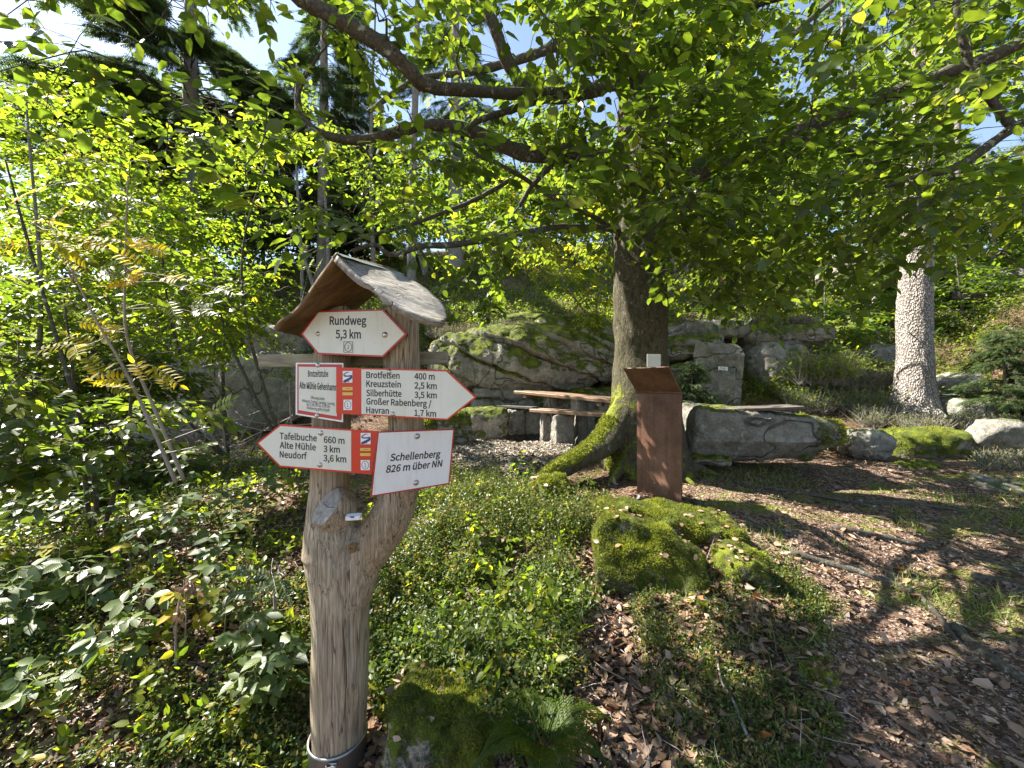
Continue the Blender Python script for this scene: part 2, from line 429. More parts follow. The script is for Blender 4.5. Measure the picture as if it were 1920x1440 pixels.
CP = np.array(CP)
MQC = 0.5
def phi(r): return np.sqrt(r * r + MQC * MQC)
_d = np.linalg.norm(CP[:, None, :2] - CP[None, :, :2], axis=2)
_n = len(CP)
_A = np.zeros((_n + 3, _n + 3)); _A[:_n, :_n] = phi(_d) - 0.06 * np.eye(_n); _A[:_n, _n] = 1; _A[_n, :_n] = 1
_A[:_n, _n + 1:] = CP[:, :2]; _A[_n + 1:, :_n] = CP[:, :2].T
_sol = np.linalg.solve(_A, np.concatenate([CP[:, 2], np.zeros(3)]))
def Hs(x, y):
    x = np.asarray(x, float); y = np.asarray(y, float)
    out = np.full(x.shape, _sol[_n]) + _sol[_n + 1] * x + _sol[_n + 2] * y
    for i in range(_n):
        out = out + _sol[i] * phi(np.hypot(x - CP[i, 0], y - CP[i, 1]))
    return out
def H(x, y):
    x = np.asarray(x, float); y = np.asarray(y, float)
    xc = np.clip(x, -28, 30); yc = np.clip(y, -5, 30)
    z = Hs(xc, yc)
    far = np.hypot(x - xc, y - yc)
    z = z + 0.02 * far
    P = np.stack([x, y], -1)
    return z + 0.035 * fbm(P, 1.3, 3, 5) + 0.012 * fbm(P, 7, 3, 9)
def Hp(x, y): return float(H(np.array(x), np.array(y)))
def ground_at(u, v):
    """the ground point seen at a pixel"""
    d = at(u, v, 1.0) - np.array([0, 0, 1.6])
    ys = np.geomspace(1.0, 40, 500)
    z = 1.6 + d[2] * ys; h = H(d[0] * ys, ys)
    k = np.argmax(z < h)
    y = ys[k]; return np.array([d[0] * y, y, float(h[k])])

def axis(lo, near_lo, near_hi, hi, st, growth=1.09):
    a = list(np.arange(near_lo, near_hi + 1e-6, st)); s = st
    while a[-1] < hi: s *= growth; a.append(a[-1] + s)
    s = st; b = [near_lo]
    while b[-1] > lo: s *= growth; b.append(b[-1] - s)
    return np.array(b[:0:-1] + a)
gx = axis(-160, -4.5, 6.5, 160, 0.045); gy = axis(-60, 0.6, 7.0, 200, 0.045)
GX, GY = np.meshgrid(gx, gy)
GZ = H(GX, GY)
nx, ny = len(gx), len(gy)
i = np.arange(ny - 1)[:, None] * nx + np.arange(nx - 1)[None]
Q = np.stack([i, i + 1, i + nx + 1, i + nx], -1).reshape(-1, 4)

def inpoly(u, v, poly):
    u = np.asarray(u); v = np.asarray(v); c = np.zeros(u.shape, bool); n = len(poly)
    for a in range(n):
        x1, y1 = poly[a]; x2, y2 = poly[(a + 1) % n]
        t = ((y1 > v) != (y2 > v)) & (u < (x2 - x1) * (v - y1) / (y2 - y1 + 1e-9) + x1)
        c ^= t
    return c
# the trodden path (the brown bare soil), as a strip on the ground
PATH = [(1290, 830), (1560, 870), (1700, 850), (1960, 870), (2400, 960), (2600, 1900), (1330, 1900), (1500, 1300), (1530, 1150), (1390, 1010), (1270, 930)]
GRAV = [(840, 880), (860, 828), (1010, 818), (1130, 830), (1060, 880), (1010, 915), (900, 930)]
GU, GV = proj(np.stack([GX, GY, GZ], -1))
front = GY > 0.5
pathm = (inpoly(GU, GV, PATH) & front & (GY < 12)).astype(float)
gravm = (inpoly(GU, GV, GRAV) & front & (GY < 9)).astype(float)
def blur(a, n):
    for _ in range(n):
        a = (a + np.roll(a, 1, 0) + np.roll(a, -1, 0) + np.roll(a, 1, 1) + np.roll(a, -1, 1)) / 5
    return a
pathm = blur(pathm, 12); gravm = blur(gravm, 10)
m, nt, out = newmat('forest_soil'); k = N(nt); P = pos(k)
v1 = k.n('ShaderNodeTexVoronoi', {'Vector': k.scaled(P, (1, 1, 1)), 'Scale': 55.0, 'Randomness': 1.0})
v2 = k.n('ShaderNodeTexVoronoi', {'Vector': k.n('ShaderNodeMapping', {0: P, 2: (0.3, 0.2, 0.7), 3: (1, 2.6, 1)}).outputs[0], 'Scale': 42.0})
sep = k.n('ShaderNodeSeparateColor', {0: v2.outputs['Color']}).outputs
f1 = k.noise(k.n('ShaderNodeMapping', {0: P, 2: (0, 0, 0.75), 3: (0.7, 2.4, 1)}).outputs[0], 1.2, 6, 0.6); f2 = k.noise(P, 25, 6, 0.7)
litter = k.ramp(sep[0], [(0.0, (0.03, 0.018, 0.011)), (0.45, (0.11, 0.065, 0.042)), (0.8, (0.22, 0.14, 0.095)), (1.0, (0.32, 0.22, 0.155))])
soil = k.ramp(k.n('ShaderNodeSeparateColor', {0: v1.outputs['Color']}).outputs[1], [(0.0, (0.05, 0.030, 0.020)), (0.5, (0.17, 0.11, 0.078)), (0.85, (0.30, 0.21, 0.155)), (1.0, (0.46, 0.36, 0.29))])
soil = k.mix(k.step(f2, 0.4, 0.7), soil, k.mix(1.0, soil, (0.55, 0.5, 0.48), 'MULTIPLY'))
grav = k.ramp(k.n('ShaderNodeSeparateColor', {0: v1.outputs['Color']}).outputs[0], [(0.0, (0.06, 0.05, 0.04)), (0.5, (0.25, 0.22, 0.185)), (1.0, (0.46, 0.42, 0.37))])
col = k.mix(attr(k, 'path'), litter, soil)
col = k.mix(attr(k, 'grav'), col, grav)
mk = k.step(k.math('ADD', f1, k.math('MULTIPLY', k.noise(P, 8, 5, 0.7), 0.35)), 0.70, 0.82)
mg = k.ramp(k.noise(P, 40, 4, 0.7), [(0.3, (0.06, 0.075, 0.014)), (0.65, (0.20, 0.23, 0.03))])
col = k.mix(k.math('MULTIPLY', mk, 0.8), col, mg)
hh = k.math('ADD', k.math('MULTIPLY', v2.outputs['Distance'], 0.7), k.math('ADD', k.math('MULTIPLY', v1.outputs['Distance'], 0.5), f2))
b = k.n('ShaderNodeBsdfPrincipled', {'Base Color': col, 'Roughness': 0.9, 'Specular IOR Level': 0.2, 'Normal': k.bump(hh, 0.9, 0.03)})
nt.links.new(b.outputs[0], out.inputs[0]); M['ground'] = m
me = mesh_np('ground', np.stack([GX, GY, GZ], -1).reshape(-1, 3), [Q], {'path': pathm.ravel(), 'grav': gravm.ravel()})
link('ground', me, M['ground'], kind='structure', label='brown forest floor with a trodden path of soil and dead leaves')

# ------------------------------------------------------------ where the sun gets through the canopy
LITP = [(255, 485, 2.3, .16), (140, 460, 2.3, .14), (25, 395, 2.3, .12), (190, 640, 2.35, .14), (240, 705, 2.35, .14), (298, 730, 2.3, .1), (340, 1190, 2.1, .09), (850, 940, 3.3, .42), (740, 960, 3.0, .3), (960, 985, 3.0, .38), (870, 1040, 2.7, .33), (1120, 1150, 2.3, .2), (1135, 1020, 2.6, .26), (1040, 950, 3.1, .3),
        (1080, 840, 3.8, .28), (1130, 760, 4.0, .2), (990, 838, 5.2, .4), (1340, 980, 3.1, .28), (1450, 1010, 2.9, .26), (1570, 1060, 2.6, .22), (1310, 890, 3.9, .25), (1480, 910, 3.9, .2),
        (1700, 700, 6.9, .6), (1700, 560, 6.9, .5), (1700, 430, 6.9, .4), (1600, 800, 5.6, .4), (1750, 815, 5.4, .55), (1880, 820, 5, .5), (1870, 745, 7, .7), (1560, 770, 7, .5),
        (1440, 820, 4.2, .22), (1350, 830, 4.3, .15), (1226, 850, 3.40, .050), (1210, 805, 3.46, .045), (1199, 770, 3.5, .03), (1244, 890, 3.33, .05), (1262, 925, 3.27, .045), (930, 1110, 2.3, .1), (1000, 1180, 2.1, .1), (780, 1180, 2.1, .11), (850, 1240, 1.95, .09), (1040, 1260, 1.9, .07), (1330, 1180, 2.1, .08), (1420, 1330, 1.8, .07), (1450, 480, 3.4, .2), (1180, 1200, 2.0, .08), (725, 535, 1.4, .10), (650, 490, 1.42, .05),
        (340, 985, 2.5, .22), (260, 1010, 2.5, .16), (460, 1000, 2.5, .2), (60, 1110, 2.0, .22), (160, 745, 3.2, .25), (260, 760, 3.2, .22), (380, 780, 4, .3), (330, 1260, 1.8, .16), (250, 1200, 2.0, .1),
        (1050, 1130, 2.3, .14), (900, 1130, 2.2, .12), (1140, 1400, 1.6, .1), (1160, 640, 4.0, .18), (1152, 540, 4.1, .1), (900, 700, 8.5, .5), (1000, 640, 9, .8), (850, 640, 9, .5), (1350, 690, 7.6, .2), (1440, 680, 8.6, .4),
        (1700, 1040, 2.8, .16), (1850, 1000, 3.2, .2), (1840, 1110, 2.5, .14), (1670, 1180, 2.1, .1), (1560, 960, 3.4, .14), (560, 690, 9, .5), (1290, 960, 3.1, .2),
        (1380, 1060, 2.35, .12), (1250, 1000, 2.6, .14), (1020, 900, 3.6, .2), (470, 900, 3.8, .3), (900, 560, 11, 1.6), (1100, 550, 11.3, 1.3), (700, 560, 12, 1.2), (1450, 600, 10, 1.3), (1600, 620, 10.4, .9), (1300, 560, 11, .8), (990, 640, 8.6, .9), (1560, 500, 13, 1.0), (1850, 620, 10, .8), (1380, 640, 8.6, .7), (1420, 950, 3.4, .3), (1600, 1000, 3.1, .28), (1750, 1090, 2.6, .25), (1500, 1110, 2.5, .16), (1640, 1130, 2.3, .14), (1880, 1180, 2.2, .14), (1760, 960, 3.5, .2), (1200, 1000, 2.7, .2)]
LIT = np.array([np.concatenate([at(u, v, y), [r]]) for u, v, y, r in LITP])
def sun_ok(P, soft=1.0):
    """False where something at P would shade one of the sunny spots"""
    P = np.asarray(P, float)
    d = P[..., None, :] - LIT[:, :3]
    a = d @ S
    perp2 = (d * d).sum(-1) - a * a
    return ~((perp2 < (LIT[:, 3] * soft * 1.2) ** 2) & (a > 0.25)).any(-1)

# ------------------------------------------------------------ rocks
_cube = {}
def cube_grid(n):
    if n in _cube: return _cube[n]
    a = np.linspace(-1, 1, n + 1); U, W = np.meshgrid(a, a, indexing='ij')
    Vs = []; Fs = []; off = 0
    i = np.arange(n)[:, None] * (n + 1) + np.arange(n)[None]
    q = np.stack([i, i + n + 1, i + n + 2, i + 1], -1).reshape(-1, 4)
    for ax in range(3):
        for s in (-1, 1):
            P = np.zeros((n + 1, n + 1, 3)); P[..., ax] = s; P[..., (ax + 1) % 3] = U; P[..., (ax + 2) % 3] = W
            Vs.append(P.reshape(-1, 3)); Fs.append((q if s > 0 else q[:, ::-1]) + off); off += (n + 1) ** 2
    V = np.concatenate(Vs); F = np.concatenate(Fs)
    key = np.round(V * 1e5).astype(np.int64)
    _, idx, inv = np.unique(key, axis=0, return_index=True, return_inverse=True)
    _cube[n] = (V[idx], inv.ravel()[F]); return _cube[n]

def rotm(rz=0, rx=0, ry=0):
    return np.array(Matrix.Rotation(rz, 3, 'Z') @ Matrix.Rotation(ry, 3, 'Y') @ Matrix.Rotation(rx, 3, 'X'))

def rock_shape(c, dims, rz=0, rx=0, ry=0, seed=0, k=4.0, n=24, amp=0.12, rough=0.03, strata=None, facets=0):
    V, F = cube_grid(n)
    V = V / ((np.abs(V) ** k).sum(1) ** (1 / k))[:, None]
    d = np.array(dims) / 2
    r = np.random.default_rng(seed)
    if facets:
        for _ in range(facets):       # chop with random planes for broken faces
            nn = unit(r.normal(size=3)); h = r.uniform(0.72, 0.98)
            s = V @ nn; V = V - np.maximum(0, s - h)[:, None] * nn * 0.92
    V = V * d
    sc = 1.0 / max(dims)
    nrm = unit(V / d ** 2)
    
    disp = amp * max(dims) * 0.5 * fbm(V, 1.6 * sc, 3, seed) + rough * fbm(V, 5 * sc + 3.0, 5, seed + 3)
    if strata:
        per, tilt, depth = strata
        t = V[:, 2] + tilt * V[:, 0] + 0.10 * fbm(V, 1.0, 3, seed + 8)
        ph = (t / per) % 1.0
        disp += depth * (0.55 * (1 - ph) - 0.2) - 1.1 * depth * np.exp(-((ph - 0.06) / 0.055) ** 2) * (0.7 + 0.5 * vnoise(V, 0.9, seed + 4))
        disp += 0.35 * depth * (hash3(np.floor(t / per).astype(int), np.zeros(len(t), int), np.zeros(len(t), int), seed) - 0.5)
    V = V + nrm * disp[:, None]
    return V @ rotm(rz, rx, ry).T + np.asarray(c, float), F

def normals_of(V, F):
    Vq = V[F]; return unit(np.cross(Vq[:, 2] - Vq[:, 0], Vq[:, 3] - Vq[:, 1]))

ROCKTOPS = []
def rock(name, c, dims, mat, label, cat='rock', parent=None, tufts=0, group=None, tuft_h=0.02, **kw):
    V, F = rock_shape(c, dims, **kw)
    b = MB(); b.add(V, F)
    base = np.array([c[0], c[1], V[:, 2].min()])
    if parent is None and tufts:
        root = thing(name, base, label, cat, group)
        b.build('stone', mat, root)
        moss_tufts(V, F, tufts, root, tuft_h, kw.get('seed', 0))
        ROCKTOPS.append((V, F, root))
        return root
    if parent is not None: return b.build(name, mat, parent)
    o = b.build(name, mat, None, loc=base); tag(o, label, cat, group); return o

def moss_tufts(V, F, count, root, h=0.02, seed=0, thr=-0.05):
    r = np.random.default_rng(seed + 50)
    nn = normals_of(V, F); cen = V[F].mean(1)
    ar = np.linalg.norm(np.cross(V[F[:, 2]] - V[F[:, 0]], V[F[:, 3]] - V[F[:, 1]]), axis=1)
    lowf = fbm(cen, 7, 3, seed + 2)
    wgt = ar * (0.25 * nn[:, 2] + 0.9 * fbm(cen, 4, 3, seed) * 0.5 + 0.10 > thr) * np.clip(0.9 + 0.9 * lowf, 0.12, 2) * (cen[:, 2] > H(cen[:, 0], cen[:, 1]) - 0.05) * (nn[:, 1] < 0.5)
    if wgt.sum() <= 0: return
    f = r.choice(len(F), count, p=wgt / wgt.sum())
    a, b_ = r.random((2, count))[..., None]
    q = V[F[f]]; P = (q[:, 0] * (1 - a) + q[:, 1] * a) * (1 - b_) + (q[:, 3] * (1 - a) + q[:, 2] * a) * b_
    nrm = nn[f]
    d = unit(nrm + 0.55 * r.normal(size=(count, 3)) + np.array([0, 0, -0.25]))
    s = unit(np.cross(d, r.normal(size=(count, 3))))
    L = 0.72 * h * r.uniform(0.5, 1.5, (count, 1)) * np.clip(1 + lowf[f], .4, 1.6)[:, None]; W = L * 0.16
    T = np.stack([P - s * W, P + s * W, P + d * L], 1).reshape(-1, 3)
    mb = MB(); mb.add(T, np.arange(3 * count).reshape(-1, 3), rnd=np.repeat(np.clip(0.40 + 0.55 * lowf[f] + 0.22 * r.normal(size=count), 0, 1), 3))
    mb.build('moss', M['moss'], root, smooth=False, kind='stuff')

def px_rock(name, box_, Y, depth, mat, label, sink=0.0, **kw):
    u0, v0, u1, v1 = box_
    c = at((u0 + u1) / 2, (v0 + v1) / 2, Y)
    wd = (u1 - u0) / FPX * Y; ht = (v1 - v0) / FPX * Y
    c[2] -= sink / 2
    kw.setdefault('amp', 0.10)
    return rock(name, c, (wd * 1.02, depth, ht * 1.02 + sink), mat, label, **kw)

RM, RK, RF, RP = M['rock_moss'], M['rock'], M['rock_full'], M['rock_pale']
G = 'rocks of the granite outcrop behind the tables'
# outcrop behind the picnic place
px_rock('boulder', (822, 625, 1170, 728), 8.7, 2.4, RM, 'huge rounded granite boulder with slanting moss covered grooves above the picnic tables', cat='boulder', seed=3, k=3.2, n=96, amp=0.10, strata=(0.42, 0.40, 0.15), rough=0.06)
px_rock('rock_slab', (1000, 608, 1185, 662), 9.3, 2.0, RM, 'tilted mossy rock slab on top of the outcrop left of the beech trunk', seed=4, n=34, strata=(0.3, 0.35, 0.1), rough=0.05, ry=0.1)
px_rock('rock_slab', (905, 722, 1190, 772), 8.9, 2.0, RM, 'layered rock ledge in the dark under the huge boulder', seed=5, n=60, k=6, strata=(0.2, 0.05, 0.13), rough=0.05)
px_rock('rock_slab', (1020, 765, 1200, 812), 8.9, 2.0, RM, 'lowest layered rock behind the picnic table legs', seed=6, n=36, k=6, strata=(0.19, 0.04, 0.08), rough=0.04)
px_rock('rock', (888, 722, 980, 748), 8.0, 0.9, RP, 'bare pale stone lying under the left end of the huge boulder', seed=7, n=24, k=4)
px_rock('rock', (885, 744, 1000, 800), 8.1, 0.9, RK, 'grey block under the pale stone behind the table', seed=8, n=28, k=5)
px_rock('rock_slab', (822, 706, 905, 745), 9.2, 1.4, RK, 'dark ledge under the left edge of the huge boulder', seed=9, n=24, k=4)
px_rock('rock', (935, 588, 1040, 622), 10.6, 1.4, RF, 'moss cushion rock above the huge boulder among the heather', seed=10, n=24, k=2.6)
px_rock('rock', (1040, 590, 1140, 625), 10.8, 1.4, RF, 'second moss covered hump above the boulder', seed=11, n=24, k=2.6)
px_rock('rock', (800, 590, 850, 640), 10.0, 1.2, RF, 'mossy hump right of the sign roof on the outcrop top', seed=12, n=20, k=2.6)
# right of the trunk
px_rock('rock_slab', (1240, 634, 1330, 680), 8.7, 1.6, RM, 'mossy upper ledge between the beech trunk and the standing slab', seed=13, n=30, k=5, strata=(0.22, 0.1, 0.09))
px_rock('rock_slab', (1240, 678, 1325, 728), 8.6, 1.6, RM, 'mossy middle ledge between the beech trunk and the standing slab', seed=14, n=30, k=5, strata=(0.22, 0.1, 0.09))
px_rock('rock_slab', (1240, 727, 1330, 800), 8.6, 1.6, RK, 'dark lower ledge beside the standing slab', seed=15, n=30, k=5, strata=(0.25, 0.1, 0.09))
px_rock('rock_slab', (1262, 608, 1375, 640), 9.2, 1.6, RK, 'flat pale cap stone above the standing slab', seed=16, n=28, k=5)
c = at(1345, 708, 7.7)
V, F = rock_shape(c, (0.95, 0.34, 1.42), rz=-0.1, ry=0.05, seed=19, k=6, n=50, amp=0.09, rough=0.03, facets=5)
slab_root = thing('standing_stone', (c[0], c[1], c[2] - .7), 'tall upright grey stone slab with a small white plate fixed to it', 'standing stone')
b = MB(); b.add(V, F); b.build('stone', M['rock_pale'] if False else M['rock'], slab_root)
px_rock('boulder', (1392, 640, 1490, 765), 8.7, 1.6, RK, 'rounded grey boulder standing right of the upright slab', cat='boulder', seed=18, k=3.2, n=36, rough=0.04)
px_rock('boulder', (1378, 608, 1540, 662), 9.0, 1.8, RM, 'broad mossy boulder with heather on top at the right end of the outcrop', cat='boulder', seed=19, k=3, n=36, rough=0.05)
px_rock('rock', (1480, 650, 1560, 715), 9.4, 1.4, RM, 'mossy rock in the bushes right of the rounded grey boulder', seed=20, n=26)
px_rock('rock', (1555, 615, 1640, 665), 10.5, 1.2, RF, 'mossy rock on the slope left of the spruce trunk', seed=21, n=24)
px_rock('rock', (1600, 645, 1670, 700), 9.8, 1.2, RK, 'grey rock with moss on top just left of the spruce trunk', seed=22, n=24)
px_rock('boulder', (1845, 500, 1990, 560), 11.0, 2.4, RM, 'dark boulder high on the slope at the right edge', cat='boulder', seed=23, n=30)
px_rock('boulder', (1560, 470, 1760, 540), 13.0, 2.4, RP, 'sunlit pale rock face on the slope behind the spruce', cat='boulder', seed=24, n=36, k=4, strata=(0.6, 0.2, 0.12))
px_rock('boulder', (1780, 590, 1860, 640), 12.0, 1.5, RM, 'shaded rock on the slope right of the spruce', cat='boulder', seed=25, n=24)
# left of the signpost
px_rock('boulder', (285, 672, 480, 765), 8.8, 1.8, RK, 'long grey overhanging rock in the undergrowth left of the signpost', cat='boulder', seed=26, k=4.5, n=40, strata=(0.5, 0.12, 0.14), rough=0.05)
px_rock('boulder', (405, 680, 520, 750), 8.4, 1.5, RK, 'rounded grey rock with moss streaks beside the brushwood', cat='boulder', seed=27, k=3.4, n=36)
px_rock('boulder', (450, 668, 570, 800), 7.9, 1.4, RP, 'pale inclined rock face directly left of the signs', cat='boulder', seed=28, k=3.6, n=36, ry=-0.25)
px_rock('rock_slab', (260, 768, 470, 830), 8.0, 1.5, RK, 'low dark ledge under the overhanging rock', seed=29, k=4, n=30)
px_rock('rock', (480, 610, 600, 680), 10.2, 1.6, RK, 'grey rock seen under the left eave of the sign roof', seed=30, n=26)
# low wall of set stones around the picnic place
W = 'stones of the low wall round the picnic place'
px_rock('wall_stone', (785, 770, 880, 868), 5.7, 0.5, RM, 'long moss covered wall stone at the left of the gravel', seed=31, k=5, n=30, tufts=6750, tuft_h=0.03, rz=0.5)
px_rock('wall_stone', (858, 764, 952, 822), 6.8, 0.5, RM, 'big mossy wall stone left of the dark gap', seed=32, k=5, n=30, group=W)
px_rock('wall_stone', (950, 767, 984, 812), 7.2, 0.4, RK, 'narrow wall stone between the two dark joints', seed=33, k=5, n=20, group=W)
px_rock('wall_stone', (984, 766, 1024, 812), 7.3, 0.4, RK, 'wall stone just left of the bench legs', seed=34, k=5, n=20, group=W)
# bench boulder
bb = thing('boulder', at(1415, 868, 4.4), 'grey undercut boulder beside the path that carries a wooden bench plank', 'boulder')
c = at(1404, 819, 4.5)
V, F = rock_shape(c, (1.56, 0.85, 0.64), rz=-0.06, ry=0.10, seed=35, k=10, n=80, amp=0.045, rough=0.03)
t = (V[:, 0] - c[0]); low = np.clip((c[2] - V[:, 2]) / 0.3, 0, 1)
V[:, 1] += 0.26 * low * (V[:, 1] < c[1])          # undercut towards the ground
V[:, 2] += low * np.clip(0.04 + 0.13 * t, 0, 1)
b = MB(); b.add(V, F); b.build('stone', M['rock'], bb)
sel = V[F].mean(1)[:, 0] > c[0] + .45; moss_tufts(V, F[sel], 9000, bb, 0.03, 36, thr=-0.15)
px_rock('rock', (1280, 795, 1330, 850), 4.9, 0.5, RM, 'small mossy stone against the left end of the bench boulder', seed=37, n=22)
px_rock('rock', (1290, 850, 1362, 868), 4.3, 0.35, RM, 'flat stone half sunk in the path before the bench boulder', seed=38, n=18)
# right side
px_rock('rock', (1585, 805, 1655, 845), 5.1, 0.5, RK, 'grey wedge shaped stone at the far edge of the path', seed=39, n=26, k=3, facets=3, sink=0.1)
px_rock('rock', (1660, 806, 1810, 850), 5.3, 0.7, RF, 'flat moss covered stone in front of the spruce', seed=40, n=30, k=3.4, tufts=6750, sink=0.1)
px_rock('rock', (1832, 796, 1990, 842), 5.0, 0.7, RP, 'pale sunlit wedge of granite at the right edge', seed=41, n=30, k=4, facets=4, ry=0.18, sink=0.1)
px_rock('rock', (1752, 704, 1828, 742), 8.0, 0.9, RP, 'slanted pale stone behind the spruce to its right', seed=42, n=24, k=5, ry=-0.3, facets=2)
px_rock('rock_slab', (1745, 744, 1910, 772), 6.9, 1.4, RP, 'flat bedrock slab on the ground right of the spruce', seed=43, n=28, k=5, sink=0.1)
px_rock('rock', (1880, 736, 1990, 775), 6.6, 0.7, RM, 'mossy stone at the right edge above the flat slab', seed=44, n=22)
px_rock('rock', (1520, 795, 1560, 825), 5.6, 0.4, RF, 'small mossy stone right of the bench boulder', seed=45, n=18)
px_rock('rock', (1690, 868, 1760, 888), 4.6, 0.4, RM, 'low grey stone in the bare soil of the path', seed=46, n=18, k=3)
px_rock('rock', (1850, 905, 1990, 925), 3.9, 0.5, RK, 'flat grey stone flush with the path at the right edge', seed=47, n=20, k=3.5)
# foreground
px_rock('mossy_rock', (1110, 984, 1294, 1150), 2.60, 0.62, RM, 'big bright moss covered rock in front of the steel column', seed=48, n=64, k=6, ry=0.18, tufts=45900, tuft_h=0.017, rz=-0.35, amp=0.15, facets=6, sink=0.12)
px_rock('mossy_rock', (1120, 950, 1384, 1016), 2.95, 0.5, RF, 'long mossy ledge right at the foot of the steel column', seed=49, n=44, k=3.6, tufts=35100, tuft_h=0.018, rz=-0.25, amp=0.08, ry=0.06, sink=0.05)
px_rock('mossy_rock', (1348, 1028, 1420, 1110), 2.45, 0.3, RF, 'small moss covered stone at the edge of the path', seed=50, n=26, k=3.4, tufts=12150, tuft_h=0.016)
px_rock('mossy_rock', (735, 1292, 955, 1500), 1.72, 0.45, RM, 'mossy boulder with a bare grey streak at the foot of the signpost', seed=52, n=50, k=4.6, tufts=35100, tuft_h=0.016, rz=0.1, amp=0.10)
px_rock('mossy_rock', (1000, 893, 1064, 945), 3.45, 0.35, RF, 'mossy stone at the near end of the tree root', seed=53, n=24, k=3, tufts=9450)
px_rock('mossy_rock', (800, 995, 862, 1040), 2.85, 0.25, RF, 'left moss cushion among the bilberries', seed=54, n=20, k=2.6, tufts=8100)
px_rock('mossy_rock', (868, 992, 945, 1050), 2.8, 0.28, RF, 'right moss cushion among the bilberries', seed=55, n=20, k=2.6, tufts=9450)
px_rock('mossy_rock', (20, 1330, 140, 1500), 1.9, 0.35, RM, 'mossy stump-like stone in the bottom left corner', seed=56, n=26, k=3, tufts=12150)
px_rock('rock', (1488, 1245, 1548, 1298), 1.85, 0.16, RM, 'small greenish stone in the litter beside the path', seed=57, n=18, k=3, tufts=3375, tuft_h=0.01)
# ------------------------------------------------------------ leaves
_LT6 = (np.array([[0, 0, 0], [.5, 0, -.02], [1, 0, -.10], [.22, .42, .05], [.62, .40, .02], [.22, -.42, .05], [.62, -.40, .02]]),
        np.array([[0, 1, 3], [1, 4, 3], [1, 2, 4], [0, 5, 1], [1, 5, 6], [1, 6, 2]]))
_LT2 = (np.array([[0, 0, 0], [.45, .46, .06], [1, 0, -.05], [.45, -.46, .06]]), np.array([[0, 2, 1], [0, 3, 2]]))
_LT1 = (np.array([[0, .12, 0], [0, -.12, 0], [1, 0, 0]]), np.array([[0, 1, 2]]))
_a = []   # five lobed maple leaf
for ang, rr in [(180, .05), (150, .42), (118, .5), (100, .38), (70, .72), (48, .46), (28, .6), (0, 1.0)]:
    _a.append((rr * math.cos(math.radians(ang)) * .9 + .1, rr * math.sin(math.radians(ang)) * .9))
_mp = [(x, y) for x, y in _a] + [(x, -y) for x, y in _a[1:-1]][::-1]
_LTM = (np.array([[.3, 0, .03]] + [[x, y, -.08 * (abs(y) + max(0, x - .5))] for x, y in _mp]), np.array([[0, 1 + (i + 1) % len(_mp), 1 + i] for i in range(len(_mp))]))
def make_leaves(P, D, Nn, L, Wd, tmpl, rnd):
    """P base, D tip direction, Nn face normal; returns V,F,rnd,luv"""
    T, F = tmpl; n = len(P); k = len(T)
    D = unit(D); Sd = unit(np.cross(Nn, D)); Nn = np.cross(D, Sd)
    L = np.broadcast_to(L, (n,)); Wd = np.broadcast_to(Wd, (n,))
    V = P[:, None] + (T[None, :, 0] * L[:, None])[..., None] * D[:, None] + (T[None, :, 1] * Wd[:, None])[..., None] * Sd[:, None] + (T[None, :, 2] * L[:, None])[..., None] * Nn[:, None]
    Fo = (F[None] + (np.arange(n) * k)[:, None, None]).reshape(-1, 3)
    luv = np.tile(np.stack([T[:, 0], T[:, 1], T[:, 2] * 0], -1), (n, 1))
    return V.reshape(-1, 3), Fo, np.repeat(rnd, k), luv

OPEN = [(950, 85, 62, 52), (1140, 190, 34, 48), (975, 300, 50, 26), (135, 50, 46, 52), (1860, 250, 50, 40), (1640, 60, 40, 26), (560, 330, 22, 30), (1500, 165, 26, 16)]   # openings in the canopy towards the sky
def in_gap(P):
    u, v = proj(P); g_ = np.zeros(np.shape(u), bool)
    for gu, gv, ru, rv in OPEN: g_ |= ((u - gu) / ru) ** 2 + ((v - gv) / rv) ** 2 < 1
    return g_
class Leaves:
    def __init__(s): s.a = []
    def add(s, P, D, Nn, L, W, rnd): s.a.append((P, D, Nn, np.broadcast_to(L, (len(P),)), np.broadcast_to(W, (len(P),)), rnd))
    def cat(s): return [np.concatenate([x[i] for x in s.a]) for i in range(6)]
    def build(s, root, mat, name='foliage', tmpl=None, singles=0, part='leaf'):
        if not s.a: return
        P, D, Nn, L, W, R = s.cat()
        tmpl = tmpl or _LT6
        sel = np.zeros(len(P), bool)
        if singles:
            u, v = proj(P); inside = (u > 0) & (u < 1920) & (v > 0) & (v < 1440) & (P[:, 1] > 0.4)
            size = np.where(inside, L / np.maximum(P[:, 1], .1), 0)
            idx = np.argsort(-size)[:min(singles, inside.sum())]; sel[idx] = True
            metas = []
            for q in range(6):
                V, F, r, luv = make_leaves(np.zeros((1, 3)), np.array([X]), np.array([Z]), 1.0, 1.0, tmpl, np.array([(q + .5) / 6]))
                metas.append(mesh_np(part, V, [F], {'rnd': r, 'luv': luv})); metas[-1].materials.append(mat)
            off = wloc(root)
            Dn = unit(D[sel]); Sd = unit(np.cross(Nn[sel], Dn)); N2 = np.cross(Dn, Sd)
            for p, d, sd, n_, l, w_, r in zip(P[sel] - off, Dn, Sd, N2, L[sel], W[sel], R[sel]):
                o = bpy.data.objects.new(part, metas[min(5, int(r * 6))]); C.collection.objects.link(o); o.parent = root
                mt = Matrix.Identity(4)
                for i in range(3):
                    mt[i][0] = d[i] * l; mt[i][1] = sd[i] * w_; mt[i][2] = n_[i] * l; mt[i][3] = p[i]
                o.matrix_basis = mt
        q = ~sel
        if q.any():
            V, F, r, luv = make_leaves(P[q], D[q], Nn[q], L[q], W[q], tmpl, R[q])
            mb = MB(); mb.add(V, F, r, luv)
            return mb.build(name, mat, root, kind='stuff')

